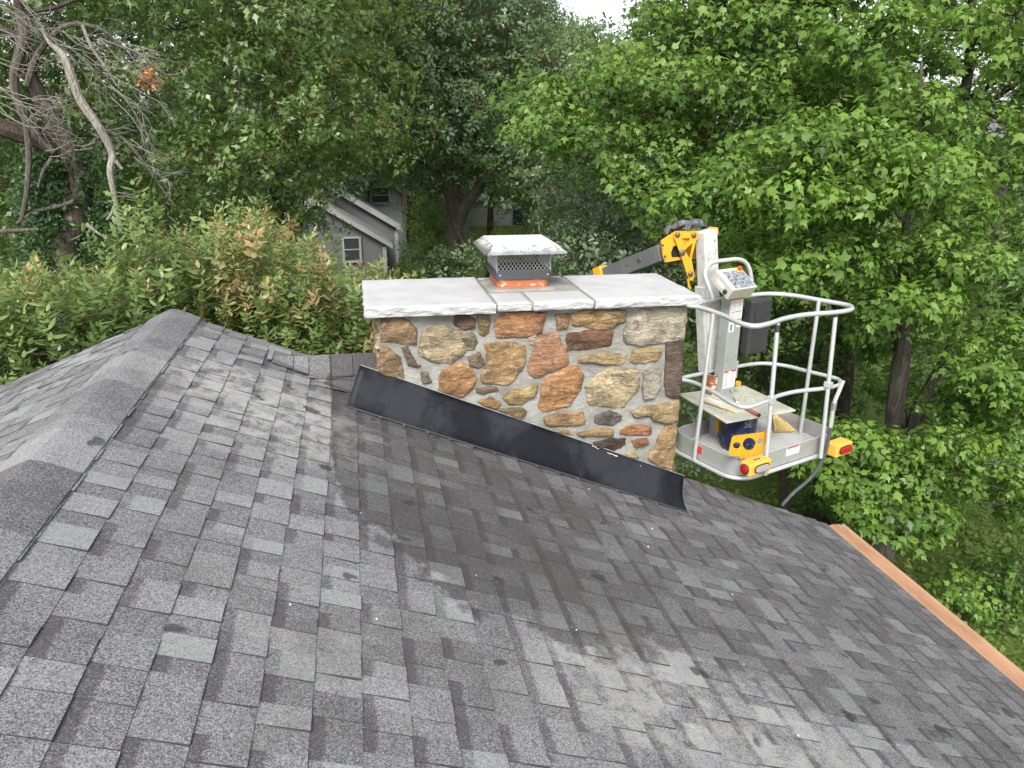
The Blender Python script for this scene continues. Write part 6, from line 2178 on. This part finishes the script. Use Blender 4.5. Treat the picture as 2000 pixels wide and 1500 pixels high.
fa = math.atan2(-bkb[1], -bkb[0])                           # towards the camera
curved_text("SE", fa + 0.55, FL + 0.225, 0.075, BR, bk, M["mortar_bits"], "bucket_lettering")  # only the two letters that show
# board lying across the bucket
BZ = FL + 0.345
bp = [atz(*z5(*q), BZ) for q in [(30, 400), (545, 712), (1300, 578), (1045, 455), (740, 310)]]
bo = MB().prism([bp[0], bp[1], bp[2], bp[3], bp[4]], (0, 0, 0.016)).build("mortar_board", M["board_dusty"], None, bevel=0.004)
tag(bo, "grey dusty mortar board lying across the blue bucket", "board")
BT = BZ + 0.0165
# rusty tin
tc = atz(*z5(395, 375), BT)
tin = empty("paint_tin", (tc[0], tc[1], BT), "rusty paint-spattered tin standing on the mortar board", "tin")
TR_ = 0.063
MB().lathe((tc[0], tc[1], BT), [(0.0001, 0), (TR_, 0), (TR_, 0.165), (TR_ + .004, 0.168), (TR_ + .004, 0.175), (TR_ - .006, 0.175), (TR_ - .004, 0.01), (0.0001, 0.01)], 28).build("tin_body", M["rusty_tin"], tin, smooth=True)
MB().lathe((tc[0], tc[1], BT), [(TR_ - .0062, 0.174), (TR_ - .0062, 0.03), (0.0001, 0.03)], 28).build("tin_inside", M["inside_dark"], tin, smooth=True)  # dark red inner surface of the tin
# wire brush with a pale wooden handle
wb0, wb1 = atz(*z5(310, 455), BT + 0.018), atz(*z5(670, 590), BT + 0.008)
wd = wb1 - wb0; wl = np.linalg.norm(wd); wd /= wl; wsd = np.cross(WW, wd); wup = np.cross(wd, wsd)
br = empty("wire_brush", (wb0[0], wb0[1], BT), "wire brush with long pale wooden handle on the board", "brush")
prof = [(0, 0.022), (0.55, 0.022), (0.65, 0.013), (0.8, 0.013), (0.95, 0.016), (1.0, 0.010)]
vs = []
for t_, hw_ in prof:
    c_ = wb0 + wd * wl * t_ + WW * 0.004
    for s_, z_ in ((-1, -.009), (1, -.009), (1, .009), (-1, .009)):
        vs.append(c_ + wsd * hw_ * s_ + wup * z_)
fc = []
for i in range(len(prof) - 1):
    for k in range(4):
        fc.append((i * 4 + k, i * 4 + (k + 1) % 4, (i + 1) * 4 + (k + 1) % 4, (i + 1) * 4 + k))
fc += [(3, 2, 1, 0), (len(vs) - 4, len(vs) - 3, len(vs) - 2, len(vs) - 1)]
MB().add(vs, fc).build("handle", M["wood_pale"], br, bevel=0.004)
mb = MB()
for i in range(16):
    for j in range(3):
        c_ = wb0 + wd * (0.012 + i * wl * 0.031) + wsd * (j - 1) * 0.013 + wup * 0.012
        mb.tube([c_, c_ + wup * 0.020 + wsd * R2.uniform(-.003, .003)], 0.0035, 4)
tag(mb.build("bristles", M["decal_white"], br), kind="stuff")
# margin trowel: white blade
t0, t1 = atz(*z5(575, 300), BT + 0.06), atz(*z5(655, 470), BT + 0.006)
trw = empty("pointing_trowel", (t1[0], t1[1], BT), "narrow steel trowel blade leaning upright against the rusty tin", "trowel")
td = t1 - t0; tln = np.linalg.norm(td); td /= tln; ts = np.cross(td, VV); ts /= np.linalg.norm(ts)
MB().prism([t0, t0 + td * tln * .3 + ts * .012, t1 + ts * 0.021, t1 - ts * 0.021, t0 + td * tln * .3 - ts * .012], VV * 0.002).build("blade", M["steel_tool"], trw)
MB().tube([t1, t1 + np.array([0.02, -0.01, -0.004])], 0.006, 8).build("tang", M["steel_tool"], trw, smooth=True)
# red-handled chisel / hammer handle
r0, r1 = atz(*z5(745, 530), BT + 0.016), atz(*z5(905, 618), BT + 0.016)
rh = empty("red_handled_tool", (r1[0], r1[1], BT), "worn red wooden tool handle at the front edge of the board", "tool")
rdir = (r1 - r0) / np.linalg.norm(r1 - r0)
MB().tube([r0 + (r1 - r0) * t_ for t_ in (0, .2, .5, .8, .97, 1)], [.011, .0155, .016, .0145, .0155, .011], 12).build("handle", M["red_wood"], rh, smooth=True)
MB().tube([r1 - rdir * 0.012, r1 + rdir * 0.003], [0.0158, 0.0135], 10).build("handle_end", M["rubber_black"], rh, smooth=True)
MB().tube([r0, r0 - rdir * 0.05], 0.006, 8).build("ferrule", M["steel_tool"], rh, smooth=True)
MB().box(r0 - rdir * 0.13 - WW * 0.012, [rdir, np.cross(WW, rdir), WW], (0.085, 0.02, 0.002)).build("blade", M["steel_tool"], rh)
# mortar droppings and nails on the board
vs, fc = [], []
for i in range(90):
    u_, w2 = R2.uniform(0.1, 0.9), R2.uniform(0.15, 0.85)
    c_ = bp[0] + (bp[1] - bp[0]) * u_ * 0.9 + (bp[4] - bp[0]) * w2 * 0.95
    c_ = c_ * [1, 1, 0] + WW * BT
    r_ = R2.uniform(0.002, 0.008)
    m_ = MB().lathe(c_, [(r_, 0), (r_ * .8, r_ * .6), (0.0001, r_ * .8)], 5)
    n_ = len(vs); vs += [tuple(np.array(q) + rng.normal(0, r_ * .15, 3) * [1, 1, 0.3]) for q in m_.v]; fc += [tuple(q + n_ for q in f) for f in m_.f]
tag(obj("mortar_droppings", vs, fc, M["mortar_bits"]), "dried grey mortar droppings scattered over the board", "mortar droppings", kind="stuff")
# straw whisk broom head on the basket floor
w0 = atz(*z5(1075, 665), FL + 0.05); w1 = atz(*z5(1180, 800), FL + 0.02)
wk = empty("whisk_broom", (w1[0], w1[1], FL), "yellow straw whisk broom leaning on the basket floor", "broom")
a0, a1 = atz(*z5(1055, 665), FL + 0.055), atz(*z5(1115, 645), FL + 0.055)
e0, e1_ = atz(*z5(1075, 800), FL + 0.012), atz(*z5(1300, 790), FL + 0.012)
mb = MB()
for i in range(210):
    u_ = R2.random(); lay = R2.uniform(-0.010, 0.010)
    pa = a0 + (a1 - a0) * u_ + WW * lay
    pb = e0 + (e1_ - e0) * min(max(u_ + R2.uniform(-.07, .07), 0), 1) + WW * (lay * 0.6) + rng.normal(0, 0.006, 3) * [1, 1, 0.2]
    pm = (pa + pb) / 2 + WW * 0.012 + rng.normal(0, 0.003, 3)
    mb.tube([pa, pm, pb], [0.0022, 0.0022, 0.0012], 4, cap=False)
tag(mb.build("straw_bristles", M["straw"], wk), kind="stuff")
MB().prism([a0 + WW * .012, a1 + WW * .012, a1 - WW * .014, a0 - WW * .014], (a0 - e0) * 0.16).build("broom_head", M["straw"], wk, bevel=0.004)
hd = (a0 + a1) / 2; hdir = (a0 - e0); hdir = hdir / np.linalg.norm(hdir)
MB().tube([hd, hd + hdir * 0.09, hd + hdir * 0.22], [0.02, 0.013, 0.011], 10).build("handle", M["wood_pale"], wk, smooth=True)


# pair of work gloves on the knuckle
def glove(c, ax, name, label):
    g = empty(name, c, label, "glove", "work gloves on the lift")
    vs, fc = [], []
    ax = [np.asarray(a_, float) for a_ in ax]
    nU, nV = 22, 14
    sd = c[0] * 31
    for i in range(nU + 1):
        for j in range(nV):
            u_ = i / nU; a_ = 2 * math.pi * j / nV
            w_ = 0.062 * (math.sin(math.pi * min(max(u_ * 0.94 + 0.03, 0), 1)) ** 0.5) * (1 - 0.15 * u_)
            h_ = 0.034 * (math.sin(math.pi * (u_ * 0.94 + 0.03)) ** 0.55)
            arch = 0.018 * math.sin(math.pi * u_)
            n_ = mnoise.fractal(Vector((u_ * 4 + sd, math.cos(a_) * 1.3, math.sin(a_) * 1.3)), 0.9, 2, 4)
            p_ = c + ax[0] * (u_ - 0.5) * 0.17 + ax[1] * (w_ + 0.016 * n_) * math.cos(a_) + ax[2] * (arch + 0.03 + (h_ + 0.018 * n_) * math.sin(a_))
            vs.append(p_)
    for i in range(nU):
        for j in range(nV):
            fc.append((i * nV + j, i * nV + (j + 1) % nV, (i + 1) * nV + (j + 1) % nV, (i + 1) * nV + j))
    fc += [tuple(range(nV - 1, -1, -1)), tuple(nU * nV + j for j in range(nV))]
    MB().add(vs, fc).build("palm", M["glove_black"], g, smooth=True)
    for f in range(4):
        off = (f - 1.5) * 0.026
        b_ = c + ax[0] * 0.06 + ax[1] * off + ax[2] * 0.045
        pts = [b_, b_ + ax[0] * 0.035 + ax[2] * 0.012, b_ + ax[0] * (0.062 + 0.006 * (f % 2)) - ax[2] * 0.012, b_ + ax[0] * 0.066 - ax[2] * 0.042]
        MB().tube(spline(pts, 4), [0.012] * 12 + [0.008], 8).build("finger", M["glove_black"], g, smooth=True)
    th = c + ax[1] * 0.045 + ax[2] * 0.035
    MB().tube(spline([th, th + ax[1] * 0.03 + ax[0] * 0.02, th + ax[1] * 0.032 + ax[0] * 0.055 - ax[2] * 0.015], 4), [0.013] * 8 + [0.009], 8).build("thumb", M["glove_black"], g, smooth=True)


ga, gb = at(*z6(1085, 160), Yk + 0.07), at(*z6(1240, 150), Yk + 0.07)
glove(ga, [(-0.85, 0.2, -0.35), (0.2, 0.97, 0), (-0.3, 0, 0.95)], "work_glove", "black work glove slumped over the left side of the yellow knuckle")
glove(gb, [(-0.9, -0.4, -0.02), (-0.4, 0.9, 0), (0, 0, 1)], "work_glove", "black work glove on the yellow knuckle, next to the white mast")
